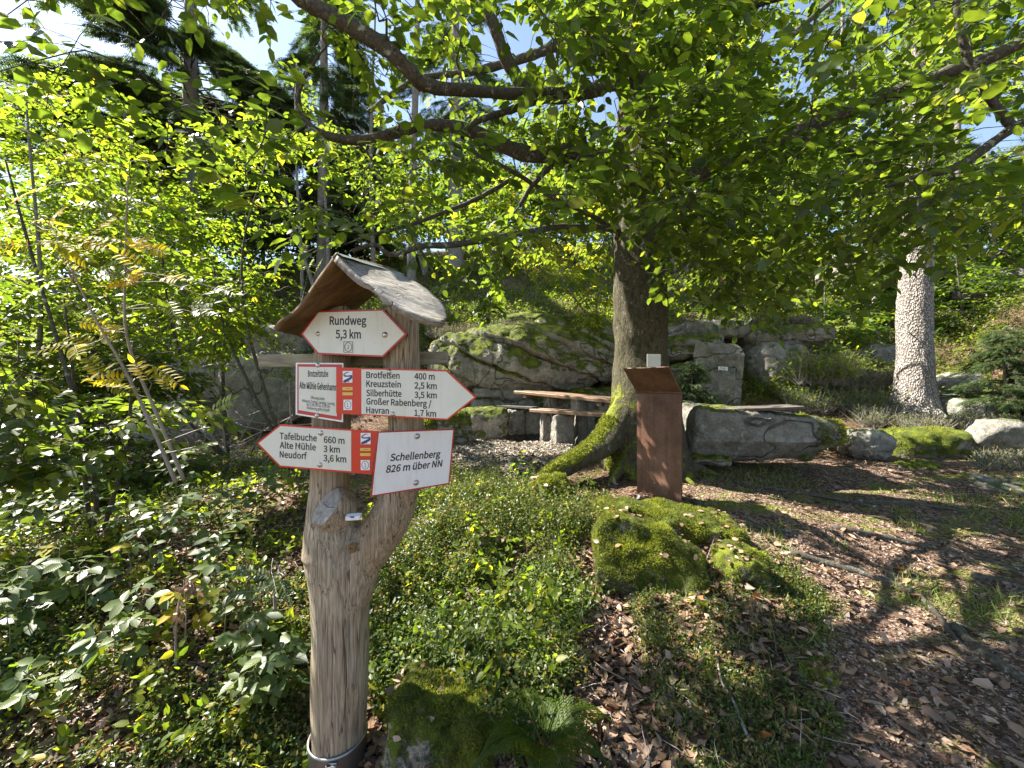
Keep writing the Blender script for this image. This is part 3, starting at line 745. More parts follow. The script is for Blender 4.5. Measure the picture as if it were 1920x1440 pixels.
def perp_pair(t):
    t = unit(t); h = unit(np.cross(t, Z) + 1e-6 * X); return h, unit(np.cross(h, t))

class Tree:
    """grows side branches from given limbs to target points, with flat leafy sprays on them"""
    def __init__(s, nodes, rad, seed=0):
        s.P = [np.asarray(p, float) for p in nodes]; s.R = list(rad); s.r = np.random.default_rng(seed)
        s.wood = MB(); s.twigs = MB(); s.lv = Leaves()
    def limb(s, pts, r0, r1, n=14, sides=8, wob=0.12, mb=None, seed=1):
        C_ = catmull(pts, n); R = np.linspace(r0, r1, n)
        V, F = tube(C_, R, sides, True, wob, seed); (mb or s.wood).add(V, F)
        s.P += list(C_[1:]); s.R += list(R[1:])
    def grow(s, targets, leaf=0.085, aspect=0.58, ntw=11, nlf=8, twig=0.34, lit_test=True, droop=0.25, rb=0.010, bright=0.0, tsides=3, soft=1.0, maxlen=2.6, skip_far=True):
        s.P = list(s.P); order = np.argsort([np.min(np.linalg.norm(np.array(s.P) - t, axis=1)) for t in targets])
        PA = np.array(s.P); RA = np.array(s.R)
        r = s.r
        for ti in order:
            t = targets[ti]
            d = np.linalg.norm(PA - t, axis=1) + 0.25 * np.maximum(0, PA[:, 2] - t[2] - 0.3)
            j = int(np.argmin(d)); a = PA[j]; L = np.linalg.norm(t - a)
            if L < 0.12: continue
            mid = (a + t) / 2 + np.array([0, 0, 0.12 * L]) + r.normal(size=3) * 0.10 * L
            q1 = a * .7 + t * .3 + r.normal(size=3) * 0.07 * L + np.array([0, 0, 0.07 * L])
            n = 7; c = catmull([a, q1, mid, t], n)
            if lit_test and not sun_ok(c[3:], soft * .8).all(): continue
            r0 = min(RA[j] * 0.6, rb * (0.6 + 0.7 * L)); R = np.linspace(max(r0, .004), .0028, n)
            V, F = tube(c, R, 5, False); s.wood.add(V, F)
            PA = np.vstack([PA, c[1:]]); RA = np.concatenate([RA, R[1:]])
            m = max(3, int(ntw * min(1.6, max(.5, L / 0.9)))); tint = r.normal() * .14
            ts = np.linspace(0.25 if L < 1 else 0.4, 1.0, m)
            tang = unit(c[-1] - c[2]); h, _ = perp_pair(tang)
            side = 1
            for q, tt in enumerate(ts):
                p = c[min(n - 1, int(tt * (n - 1)))] * (1 - (tt * (n - 1)) % 1) + c[min(n - 1, int(tt * (n - 1)) + 1)] * ((tt * (n - 1)) % 1)
                side = -side
                dr = unit(tang * (0.55 if tt < .99 else 1.5) + side * h * 0.9 + r.normal(size=3) * 0.22 + Z * 0.05)
                l = twig * r.uniform(0.6, 1.25) * (1.1 - 0.35 * tt)
                e = p + dr * l - Z * droop * l * r.uniform(0.4, 1.4)
                k = p + dr * l * 0.5 + r.normal(size=3) * 0.02
                tc = catmull([p, k, e], 4)
                if lit_test and not sun_ok(tc, soft).all(): continue
                if in_gap(e): continue
                if tsides:
                    V, F = tube(tc, np.linspace(.0024, .0012, 4), tsides, False); s.twigs.add(V, F)
                # alternate leaves
                nl = max(3, int(nlf * l / twig)); u = (np.arange(nl) + 1.0) / nl
                cp_ = p[None] * ((1 - u) ** 2)[:, None] + k[None] * (2 * u * (1 - u))[:, None] + e[None] * (u ** 2)[:, None]
                tg = unit(e - p); hh = unit(np.cross(tg, Z) + 1e-6)
                sg = np.where(np.arange(nl) % 2, 1, -1)[:, None]
                D = tg[None] * 0.65 + sg * hh[None] * 0.8 + r.normal(size=(nl, 3)) * 0.2 - Z * 0.28
                D[-1] = tg - Z * 0.25
                Nn = unit(Z[None] + r.normal(size=(nl, 3)) * 0.38 + tg[None] * 0.2)
                ll = leaf * r.uniform(0.55, 1.2, nl)
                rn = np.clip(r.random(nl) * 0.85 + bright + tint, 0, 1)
                s.lv.add(cp_, D, Nn, ll, ll * aspect * 1.15, rn)
        s.P = list(PA); s.R = list(RA)

def sample_targets(n, accept, box_, seed=0):
    r = np.random.default_rng(seed); out = []
    lo, hi = np.array(box_[0], float), np.array(box_[1], float)
    while len(out) < n:
        P = lo + r.random((4000, 3)) * (hi - lo)
        P = P[accept(P, r)]
        out += list(P)
    return out[:n]

def remeshed(parts, voxel, name='tmp', smooth=6):
    b = MB()
    for V, F in parts: b.add(V, F)
    o = b.build(name, None)
    mo = o.modifiers.new('r', 'REMESH'); mo.mode = 'VOXEL'; mo.voxel_size = voxel
    if smooth:
        sm = o.modifiers.new('s', 'SMOOTH'); sm.iterations = smooth; sm.factor = 0.5
    dg = bpy.context.evaluated_depsgraph_get(); dg.update()
    me = bpy.data.meshes.new_from_object(o.evaluated_get(dg))
    V = np.zeros(len(me.vertices) * 3); me.vertices.foreach_get('co', V); V = V.reshape(-1, 3)
    nr = np.zeros(len(me.vertices) * 3); me.vertices.foreach_get('normal', nr); nr = nr.reshape(-1, 3)
    q = np.array([tuple(p.vertices) for p in me.polygons if len(p.vertices) == 4])
    bpy.data.objects.remove(o); bpy.data.meshes.remove(me)
    return V, q, nr

# ------------------------------------------------------------ the big tree in the middle
TB = at(1200, 870, 4.25)
beech = thing('beech_tree', (TB[0], TB[1], Hp(TB[0], TB[1])), 'big tree with dark trunk, mossy root and spreading lichen covered limbs behind the steel column', 'tree')
tp = [(1212, 985, 4.3, 250), (1210, 905, 4.3, 190), (1209, 850, 4.28, 160), (1208, 800, 4.28, 138), (1207, 755, 4.25, 124), (1202, 700, 4.25, 108), (1200, 560, 4.2, 97), (1202, 400, 4.2, 92), (1203, 300, 4.2, 88), (1200, 200, 4.2, 78),
      (1197, 100, 4.2, 70), (1192, 0, 4.2, 62), (1185, -200, 4.2, 52), (1180, -500, 4.2, 40), (1170, -1000, 4.2, 24), (1165, -1500, 4.2, 10)]
pts = np.array([at(u, v, y) for u, v, y, _ in tp]); rad = np.array([wd / FPX * y / 2 for _, _, y, wd in tp])
cs = catmull(np.column_stack([pts, rad]), 60)
parts = [tube(cs[:, :3], cs[:, 3], 24)]
ra = np.column_stack([np.array([at(1195, 705, 4.2), at(1168, 770, 4.12), at(1140, 822, 4.0), at(1100, 855, 3.85), at(1060, 876, 3.75), at(1025, 893, 3.65), at(985, 925, 3.5)]), [.11, .14, .135, .11, .09, .07, .03]])
ra = catmull(ra, 24); parts.append(tube(ra[:, :3], ra[:, 3], 14))
for (a1, l, r0) in [(-0.2, .8, .12), (-1.0, .6, .12), (-1.75, .6, .11), (0.7, 1.0, .13), (1.7, 1.0, .13), (2.6, 1.0, .12), (-2.35, .6, .10)]:
    p0 = np.array([TB[0], TB[1], 1.35]); dr = np.array([math.cos(a1), math.sin(a1), 0])
    pp = [p0 + dr * .08]
    for f in (.3, .55, .8, 1.0):
        q = p0 + dr * (l * f + .1); q[2] = Hp(q[0], q[1]) + .30 * (1 - f) ** 1.2 - 0.02 * f; pp.append(q)
    cc = catmull(pp, 12); parts.append(tube(cc, np.linspace(r0, .03, 12), 10))
V, F, nr = remeshed(parts, 0.026, smooth=8)
th = np.arctan2(V[:, 1] - TB[1], V[:, 0] - TB[0])
flute = np.clip((1.7 - V[:, 2]) / 1.2, 0, 1)
V = V + nr * (0.014 * fbm(V * [1, 1, .35], 7, 5, 3) + 0.02 * flute * np.cos(th * 9 + 2 * vnoise(V, 2, 3)) + 0.03 * fbm(V, 1.5, 3, 8))[:, None]
rootd = np.min(np.linalg.norm(V[:, None] - ra[None, ::3, :3], axis=2), axis=1)
moss = np.clip(1.15 - rootd / 0.32, 0, 1) * np.clip(0.25 + 0.9 * (nr[:, 2] * .6 - nr[:, 0] * .9), 0, 1) + np.clip((1.1 - V[:, 2]) * 0.9, 0, .4)
tt_ = np.clip((2.3 - V[:, 2] + .25 * vnoise(V, 3, 6)) / 1.3, 0, 1); moss = moss * tt_ * tt_ * (3 - 2 * tt_) + 0.12
off = wloc(beech)
link('trunk', mesh_np('trunk', V - off, [F], {'moss': moss}), M['bark'], beech)
mmask = (moss > .68) & (V[:, 2] < 1.5)
idx = np.where(mmask)[0]
if len(idx):
    r = np.random.default_rng(5); n = 16000; ii = r.choice(idx, n)
    P = V[ii] + r.normal(size=(n, 3)) * .008; d = unit(nr[ii] + .6 * r.normal(size=(n, 3))); s_ = unit(np.cross(d, r.normal(size=(n, 3)))); L = r.uniform(.01, .03, (n, 1))
    mb = MB(); mb.add(np.stack([P - s_ * L * .16, P + s_ * L * .16, P + d * L], 1).reshape(-1, 3), np.arange(3 * n).reshape(-1, 3), rnd=np.repeat(r.random(n), 3)); mb.build('moss', M['moss'], beech, smooth=False, kind='stuff')

T1 = Tree([at(1200, 500, 4.2), at(1200, 350, 4.2), at(1200, 200, 4.2), at(1195, 50, 4.2), at(1190, -150, 4.2), at(1185, -400, 4.2)], [.25, .24, .22, .2, .18, .14], 11)
LIMBS = [
    ([(1185, 350, 4.1), (1160, 318, 3.95), (1120, 292, 3.8), (1060, 288, 3.65), (1010, 292, 3.55), (960, 280, 3.45), (900, 250, 3.35), (840, 236, 3.25), (780, 238, 3.15), (720, 255, 3.05), (660, 262, 3.0), (600, 248, 2.9), (562, 205, 2.85), (560, 140, 2.8)], .095, .014),
    ([(1045, 298, 3.6), (1018, 325, 3.5), (995, 352, 3.45), (975, 385, 3.4)], .035, .016),
    ([(1190, 110, 4.1), (1150, 150, 3.9), (1100, 172, 3.7), (1030, 180, 3.5), (985, 165, 3.35), (955, 120, 3.25), (930, 60, 3.15), (905, 0, 3.1), (880, -90, 3.0)], .075, .04),
    ([(1030, 180, 3.5), (960, 205, 3.3), (900, 225, 3.15), (870, 245, 3.05)], .035, .02),
    ([(1190, 60, 4.4), (1120, 70, 4.5), (1050, 85, 4.6), (980, 110, 4.7), (880, 135, 4.8), (780, 150, 4.9), (690, 210, 5.0)], .075, .03),
    ([(1180, 160, 4.0), (1000, 175, 3.3), (880, 170, 2.8), (800, 160, 2.55), (760, 125, 2.45), (715, 85, 2.4), (650, 45, 2.35), (580, 5, 2.3), (500, -60, 2.25)], .04, .05),
    ([(1235, 345, 4.1), (1300, 330, 3.9), (1400, 290, 3.7), (1480, 250, 3.55), (1560, 220, 3.4), (1630, 193, 3.3), (1740, 150, 3.2), (1860, 105, 3.1), (2000, 40, 3.0)], .09, .035),
    ([(1200, 190, 4.1), (1250, 110, 3.8), (1320, 45, 3.5), (1400, 10, 3.3), (1500, -20, 3.1), (1600, -60, 3.0)], .07, .03),
    ([(1225, 260, 4.3), (1300, 190, 4.4), (1400, 130, 4.5), (1480, 70, 4.6), (1560, 0, 4.7)], .06, .03),
    ([(1165, 440, 4.1), (1110, 405, 3.9), (1060, 385, 3.7), (1000, 345, 3.5), (940, 310, 3.3), (890, 285, 3.2), (880, 240, 3.1)], .03, .012),
    ([(1160, 430, 4.0), (1060, 425, 3.6), (960, 440, 3.1), (860, 458, 2.75), (790, 462, 2.55), (735, 478, 2.45), (705, 460, 2.4), (660, 470, 2.35)], .03, .011),
    ([(960, 335, 3.4), (900, 370, 3.2), (840, 395, 3.0), (760, 425, 2.8), (690, 440, 2.7)], .022, .009),
    ([(1480, 262, 3.5), (1530, 265, 3.4), (1600, 285, 3.35)], .03, .018),
    ([(600, 248, 2.9), (560, 215, 2.85), (565, 160, 2.8), (600, 100, 2.75)], .018, .01),
    ([(2300, 150, 3.0), (2000, 200, 3.0), (1900, 240, 2.95), (1800, 310, 2.9), (1720, 330, 2.9), (1660, 350, 2.95)], .05, .012),
    ([(1900, 240, 2.95), (1840, 160, 2.9), (1800, 60, 2.85), (1790, -60, 2.8)], .03, .016),
    ([(1240, 420, 4.2), (1330, 400, 4.0), (1430, 400, 3.8), (1540, 380, 3.6), (1640, 360, 3.5)], .035, .012),
    ([(1190, -100, 4.2), (1000, -250, 3.6), (700, -380, 3.0), (300, -480, 2.8)], .09, .03),
    ([(1190, -200, 4.2), (1500, -350, 3.7), (1900, -450, 3.2)], .08, .03),
    ([(1190, -250, 4.2), (1150, -380, 5.2), (1100, -420, 6.4)], .08, .03)]
for i, (pp, r0, r1) in enumerate(LIMBS):
    mb = MB(); T1.limb([at(*p) for p in pp], r0, r1, n=8 + 4 * len(pp), sides=10, wob=.22, mb=mb, seed=i)
    mb.build('limb', M['limb'], beech)

LOWER = np.array([(-500, 300), (300, 330), (500, 400), (640, 445), (800, 455), (850, 520), (930, 540), (1000, 500), (1100, 480), (1200, 545), (1300, 585), (1450, 590), (1600, 560), (1700, 480), (1800, 460), (1920, 470), (2500, 450)], float)
GAPS = [(950, 85, 75, 60), (1140, 185, 42, 55), (985, 300, 60, 30), (930, 240, 40, 25), (1195, 150, 20, 60), (1620, 75, 25, 30), (1860, 255, 70, 60), (1420, 330, 35, 18), (1500, 170, 35, 20), (1380, 110, 30, 22), (1560, 330, 30, 16), (1830, 60, 30, 25), (130, 60, 60, 60), (350, 150, 90, 60), (560, 330, 30, 20)]
def keep_main(P, r):
    u, v = proj(P)
    ok = (P[:, 1] > 1.9) & (v < np.interp(u, LOWER[:, 0], LOWER[:, 1]))
    ok &= np.hypot(P[:, 0] - 1.4, (P[:, 1] - 4.2)) < 5.6
    inframe = (v > -20) & (u > -50) & (u < 1970)
    for gu, gv, ru, rv in GAPS: ok &= ~(((u - gu) / ru) ** 2 + ((v - gv) / rv) ** 2 < 1)
    prob = np.where(inframe, np.where(u < 600, 0.5, np.where(u > 1250, 0.85, 0.8)), 0.55) * np.where((v > 380) & (u > 820) & (u < 1250), 0.3, 1)
    return ok & (r.random(len(P)) < prob)
tg = sample_targets(980, keep_main, ((-4.2, 1.9, 2.3), (6.5, 7.0, 5.6)), 21)
tg += sample_targets(150, keep_main, ((-4.2, -0.5, 4.5), (6.5, 7.5, 7.5)), 22)
def keep_near(P, r):
    u, v = proj(P)
    ok = keep_main(P, r) & (u > 1020) & (u < 1420) & (v > -30)
    return ok
tg += sample_targets(150, keep_near, ((-1, 2.2, 2.2), (3.0, 3.7, 5.6)), 23)
T1.grow(tg, leaf=.100, ntw=10, nlf=8, twig=.36)
T1.grow([at(u, v, y) for u, v, y in [(880, 520, 2.5), (850, 575, 2.5), (900, 480, 2.6), (820, 500, 2.45), (1190, 570, 3.6), (1230, 540, 3.7), (1120, 500, 3.7), (1330, 570, 3.4), (1420, 600, 3.4), (1500, 560, 3.2), (1600, 520, 3.2), (600, 500, 2.6), (560, 480, 2.7)]], leaf=.09, ntw=7, nlf=7, twig=.3)
cs_ = [at(u, v, y) + S * d_ for (u, v, y) in [(1240, 770, 3.35), (1262, 800, 3.3), (1255, 835, 3.3), (1270, 850, 3.25), (1208, 885, 3.46), (1215, 915, 3.42), (1230, 935, 3.35)] for d_ in (2.3, 2.9)]  # leaf sprays added towards the sun to shade parts of the steel column
T1.grow(cs_, leaf=.10, ntw=12, nlf=9, twig=.20, lit_test=False)
T1.grow([at(u, v, y) for u, v, y in [(1650, 420, 3.4), (1700, 400, 3.3), (1740, 430, 3.4), (1680, 350, 3.3), (1740, 340, 3.3), (1700, 300, 3.2), (1650, 300, 3.3), (1780, 380, 3.3), (1620, 460, 3.5), (1700, 250, 3.2), (1690, 200, 3.2)]], leaf=.10, ntw=10, nlf=8, twig=.34, lit_test=False)
T1.wood.build('branches', M['limb'], beech, kind='stuff'); T1.twigs.build('twigs', M['twig'], beech, kind='stuff')
T1.lv.build(beech, M['leaf'], singles=300)
print('main leaves', sum(len(a[0]) for a in T1.lv.a))

# ------------------------------------------------------------ generic broadleaf trees and shrubs
def broad(name, label, base, stems, blobs, n, mat, cat='tree', leaf=.085, seed=0, stem_r=.05, singles=0, group=None, tmpl=None, twig=.34, nlf=8, ntw=10, lit=True, bark='limb', bright=0.0, tsides=3, soft=1.0, asp=.6, trunk='trunk', rb=.010):
    """stems: list of polylines; blobs: (centre, radii) of the crown"""
    base = np.asarray(base, float)
    root = thing(name, (base[0], base[1], Hp(base[0], base[1])), label, cat, group)
    t = Tree([], [], seed)
    for i, s_ in enumerate(stems):
        pts = [np.array([base[0], base[1], Hp(base[0], base[1]) - .1]) + np.array([.04 * i, 0, 0])] + [np.asarray(q, float) for q in s_]
        mb = MB(); t.limb(pts, stem_r, stem_r * .3, n=16, sides=8, wob=.1, mb=mb, seed=seed + i); mb.build(trunk, M[bark], root)
    r = np.random.default_rng(seed + 5); tg = []
    wts = np.array([np.prod(b_[1]) ** (2 / 3) for b_ in blobs]); wts /= wts.sum()
    for (c_, rd), w_ in zip(blobs, wts):
        m_ = max(3, int(n * w_)); d = unit(r.normal(size=(m_, 3))) * (r.uniform(.25, 1, (m_, 1)) ** .6)
        tg += list(np.asarray(c_) + d * np.asarray(rd))
    tg = [q for q in tg if q[2] > Hp(q[0], q[1]) + .1 and q[1] > 1.3]
    t.grow(tg, leaf=leaf, aspect=asp, ntw=ntw, nlf=nlf, twig=twig, lit_test=lit, bright=bright, tsides=tsides, soft=soft, rb=rb)
    t.wood.build('branches', M['twig'], root, kind='stuff')
    if tsides: t.twigs.build('twigs', M['twig'], root, kind='stuff')
    t.lv.build(root, M[mat], singles=singles, tmpl=tmpl)
    return root
def A(u, v, y): return at(u, v, y)
# left: sunlit broadleaf trees standing just off the left edge, branches reaching in
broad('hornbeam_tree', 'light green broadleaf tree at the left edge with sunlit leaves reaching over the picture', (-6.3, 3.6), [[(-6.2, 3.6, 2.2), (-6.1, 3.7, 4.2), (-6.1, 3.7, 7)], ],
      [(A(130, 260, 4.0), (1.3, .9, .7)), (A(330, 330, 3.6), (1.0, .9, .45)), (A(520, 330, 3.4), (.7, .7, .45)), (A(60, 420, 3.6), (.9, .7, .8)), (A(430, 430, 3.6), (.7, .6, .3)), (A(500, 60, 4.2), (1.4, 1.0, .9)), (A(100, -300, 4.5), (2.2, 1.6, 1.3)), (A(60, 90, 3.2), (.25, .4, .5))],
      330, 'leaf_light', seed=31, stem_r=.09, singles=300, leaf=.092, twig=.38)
broad('hazel_bush', 'leafy bush filling the left edge below the yellow rowan leaves', (-3.6, 3.3), [[(-3.7, 3.3, 1.2), A(120, 560, 3.1)], [(-3.5, 3.2, 1.0), A(60, 480, 3.1), A(10, 300, 3.0)], [(-3.2, 3.2, 1.1), A(250, 640, 3.0)]],
      [(A(60, 560, 3.2), (.55, .5, .5)), (A(110, 720, 3.0), (.7, .5, .28)), (A(40, 860, 2.8), (.5, .4, .3)), (A(330, 780, 3.1), (.4, .3, .12)), (A(10, 700, 2.6), (.35, .3, .5))], 130, 'leaf', 'bush', seed=32, stem_r=.02, singles=250, leaf=.10, twig=.3, trunk='stem')
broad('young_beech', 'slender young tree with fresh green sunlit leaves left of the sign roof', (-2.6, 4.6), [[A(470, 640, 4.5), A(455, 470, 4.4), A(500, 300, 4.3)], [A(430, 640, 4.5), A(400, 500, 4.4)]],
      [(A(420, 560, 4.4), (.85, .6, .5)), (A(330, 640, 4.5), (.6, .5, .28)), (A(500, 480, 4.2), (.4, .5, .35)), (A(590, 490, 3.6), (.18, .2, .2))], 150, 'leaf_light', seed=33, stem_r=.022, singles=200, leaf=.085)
broad('hazel_bush', 'dark shaded bush low at the left edge beside the brushwood', (-3.9, 4.6), [[A(150, 800, 4.4)], [A(60, 850, 4.3)], [A(230, 830, 4.4)]],
      [(A(130, 830, 4.3), (1.1, .6, .45)), (A(60, 960, 3.6), (.6, .5, .25)), (A(230, 900, 4.2), (.7, .4, .22)), (A(200, 700, 5.2), (1.1, .7, .5)), (A(380, 880, 4.4), (.6, .4, .25))], 190, 'leaf', 'bush', seed=34, stem_r=.02, leaf=.095, singles=100, trunk='stem')
broad('hazel_bush', 'tall bright bush filling the gap between the left edge trees and the signpost', (-4.6, 6.2), [[A(330, 640, 6.0), A(300, 450, 5.8)], [A(420, 640, 6.0), A(480, 480, 5.8)], [A(230, 660, 6.1), A(120, 500, 6.0)]],
      [(A(250, 440, 5.8), (1.7, .9, 1.0)), (A(430, 330, 6.0), (1.6, .9, .9)), (A(100, 500, 6.0), (1.5, .9, 1.1)), (A(330, 600, 6.0), (1.4, .7, .5)), (A(120, 240, 6.2), (1.6, 1, .9))], 300, 'leaf_light', 'bush', seed=39, leaf=.10, stem_r=.03, tsides=0, twig=.42, trunk='stem', soft=.8)
broad('hazel_bush', 'shaded bush behind the yellow rowan leaves at the left edge', (-5.2, 5.0), [[A(100, 640, 4.8)], [A(200, 700, 4.8)]],
      [(A(80, 620, 4.8), (1.3, .6, .6)), (A(230, 720, 5.0), (1.1, .6, .4)), (A(60, 760, 4.6), (1.0, .5, .4))], 150, 'leaf', 'bush', seed=44, leaf=.10, stem_r=.02, tsides=0, twig=.36, trunk='stem', soft=.7)
# understorey behind
broad('young_beech', 'small broadleaf tree between the left bushes and the dark spruce', (-6.8, 8.2), [[A(200, 560, 8.0), A(180, 380, 8)], [A(260, 600, 8.0), A(330, 450, 8)]],
      [(A(200, 480, 8), (2.4, 1.5, 1.7)), (A(380, 540, 8.5), (1.4, 1.2, .9)), (A(90, 640, 8), (2.0, 1.2, 1.0)), (A(50, 400, 8), (1.6, 1.2, 1.2))], 260, 'leaf_farlight', seed=35, leaf=.12, stem_r=.05, tmpl=_LT2, tsides=0, twig=.5)
broad('broadleaf_tree', 'tall light green tree against the sky in the top left corner', (-13.5, 13), [[(-13.5, 13, 6), (-13, 13, 11)]],
      [((-12.6, 13, 7.5), (3.4, 2, 3.2)), ((-15, 12.5, 9.5), (2.6, 2, 2.2)), ((-9.8, 13, 6.0), (2.2, 2, 1.8))], 230, 'leaf_far', seed=36, leaf=.16, stem_r=.16, tmpl=_LT2, tsides=0, twig=.7, lit=True, bark='bark_far', rb=.02)
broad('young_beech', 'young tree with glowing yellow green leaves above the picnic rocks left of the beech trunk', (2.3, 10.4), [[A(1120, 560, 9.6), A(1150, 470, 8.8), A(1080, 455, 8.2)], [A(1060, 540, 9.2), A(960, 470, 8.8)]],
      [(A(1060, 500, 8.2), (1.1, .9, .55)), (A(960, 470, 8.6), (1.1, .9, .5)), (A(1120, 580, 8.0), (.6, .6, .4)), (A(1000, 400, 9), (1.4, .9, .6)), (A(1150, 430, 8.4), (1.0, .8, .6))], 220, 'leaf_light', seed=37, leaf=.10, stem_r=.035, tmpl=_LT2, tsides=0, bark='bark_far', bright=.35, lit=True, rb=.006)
broad('young_maple', 'young maple with bright leaves over the rocks right of the beech trunk', (4.0, 9.4), [[A(1330, 560, 8.4), A(1350, 430, 7.6)], [A(1400, 560, 8.2), A(1470, 460, 7.4)]],
      [(A(1350, 510, 7.4), (.9, .7, .5)), (A(1460, 500, 7.0), (.8, .7, .5)), (A(1300, 420, 8), (.9, .8, .7)), (A(1560, 470, 7.6), (.9, .7, .5)), (A(1440, 580, 6.6), (.4, .4, .2))], 200, 'leaf_light', seed=38, leaf=.13, stem_r=.035, tmpl=_LTM, tsides=0, bright=.2, asp=1.0, lit=True, rb=.006)
GB = 'broadleaf trees on the slope behind the rocks'
broad('understorey_bush', 'dense green bush on the slope at the right edge above the young spruce', (11.0, 9.4), [[(10.9, 9.4, 4.0), (10.8, 9.4, 5.0)]], [(A(1860, 640, 9.2), (1.6, .8, .75)), (A(1800, 560, 9.6), (1.4, .8, .8)), (A(1920, 560, 9.2), (1.2, .8, .8))], 170, 'leaf_far', 'bush', seed=240, leaf=.14, stem_r=.03, tmpl=_LT2, tsides=0, twig=.5, trunk='stem', soft=.6)
broad('understorey_bush', 'green bush on the slope immediately left of the pale spruce trunk', (8.6, 10.6), [[(8.6, 10.6, 4.0), (8.6, 10.6, 5.0)]], [(A(1560, 600, 10.2), (1.3, .8, .6)), (A(1640, 540, 10.6), (1.2, .8, .8)), (A(1480, 560, 10.6), (1.1, .8, .6))], 140, 'leaf_farlight', 'bush', seed=241, leaf=.14, stem_r=.03, tmpl=_LT2, tsides=0, twig=.5, trunk='stem', soft=.6)
SL = [(560, 13, (-6.4, 13.0), 'leaf_farlight', 'hazy yellow green tree high on the slope behind the sign roof', 5.2, 2.2),
      (760, 15, (-3.6, 16), 'leaf_farlight', 'pale autumnal tree on the slope behind the grey bare trunk', 6.5, 2.2),
      (1000, 17, (1.2, 17), 'leaf_farlight', 'birch like tree with fine pale leaves under the patch of blue sky', 6.5, 2.2),
      (1290, 14, (6.0, 13.5), 'leaf_farlight', 'light green tree on the slope directly right of the beech trunk', 4.8, 2.4),
      (1500, 16, (11.4, 15.5), 'leaf_far', 'green tree on the slope above the grey boulder', 6.0, 2.6),
      (1650, 12, (11.2, 12.0), 'leaf_farlight', 'yellowish tree just behind the pale spruce trunk', 3.6, 2.0),
      (1850, 13, (15.4, 12.5), 'leaf_far', 'green tree high at the right edge of the picture', 5.0, 2.8),
      (400, 16, (-12.0, 17.5), 'leaf_far', 'shaded tree on the slope under the dark spruce', 5.0, 2.6),
      (1750, 20, (22, 20), 'leaf_far', 'distant tree on the hilltop at the upper right', 6.5, 3.2),
      (1150, 22, (4.5, 23), 'leaf_far', 'distant tree on the hilltop behind the main trunk', 6.0, 2.8),
      (680, 22, (-8, 23), 'leaf_far', 'distant tree on the hilltop behind the signpost', 6.5, 3.0)]
for i, (u, Y, b_, mt, lab, hh, rr) in enumerate(SL):
    g = Hp(*b_); c_ = np.array([b_[0], b_[1], g + hh * .62])
    broad('broadleaf_tree', lab, b_, [[(b_[0] + .2, b_[1], g + hh * .4), (b_[0], b_[1], g + hh)], [(b_[0] - .5, b_[1], g + hh * .3), (b_[0] - 1.2, b_[1] - .2, g + hh * .75)]],
          [(c_, (rr, rr * .8, hh * .38)), (c_ + [rr * .7, 0, -.2 * hh], (rr * .7, rr * .6, hh * .22)), (c_ + [-rr * .8, 0, .1 * hh], (rr * .7, rr * .6, hh * .25))],
          170, mt, seed=40 + i, leaf=.17, stem_r=.09, tmpl=_LT2, tsides=0, twig=.8, lit=True, bark='bark_far', group=GB, nlf=9, rb=.02)

WOOD = 'trees of the wood along the hilltop'
for q in range(17):
    x_ = -27 + 3.5 * q + 1.3 * math.sin(q * 3.1); y_ = 17.5 + 5 * ((q * 7) % 5) / 5; g = Hp(x_, y_); hh = 5.5 + (q * 5) % 3; rr = 2.7
    broad('broadleaf_tree', ['rounded', 'slender', 'leaning', 'ragged', 'dense', 'airy', 'wide', 'narrow', 'stunted'][q % 9] + ' low crowned tree ' + ['at the left end of the hilltop wood', 'at the right end of the hilltop wood'][q // 9], (x_, y_), [[(x_, y_, g + hh * .5), (x_ + .4, y_, g + hh)]],
          [((x_, y_, g + hh * .28), (rr, rr * .7, hh * .26)), ((x_ + .5, y_, g + hh * .68), (rr * .8, rr * .7, hh * .3))], 120, 'leaf_far' if q % 3 else 'leaf_farlight', seed=200 + q, leaf=.26, stem_r=.1, tmpl=_LT2, tsides=0, twig=1.0, lit=True, bark='bark_far', group=WOOD, nlf=9, rb=.02)
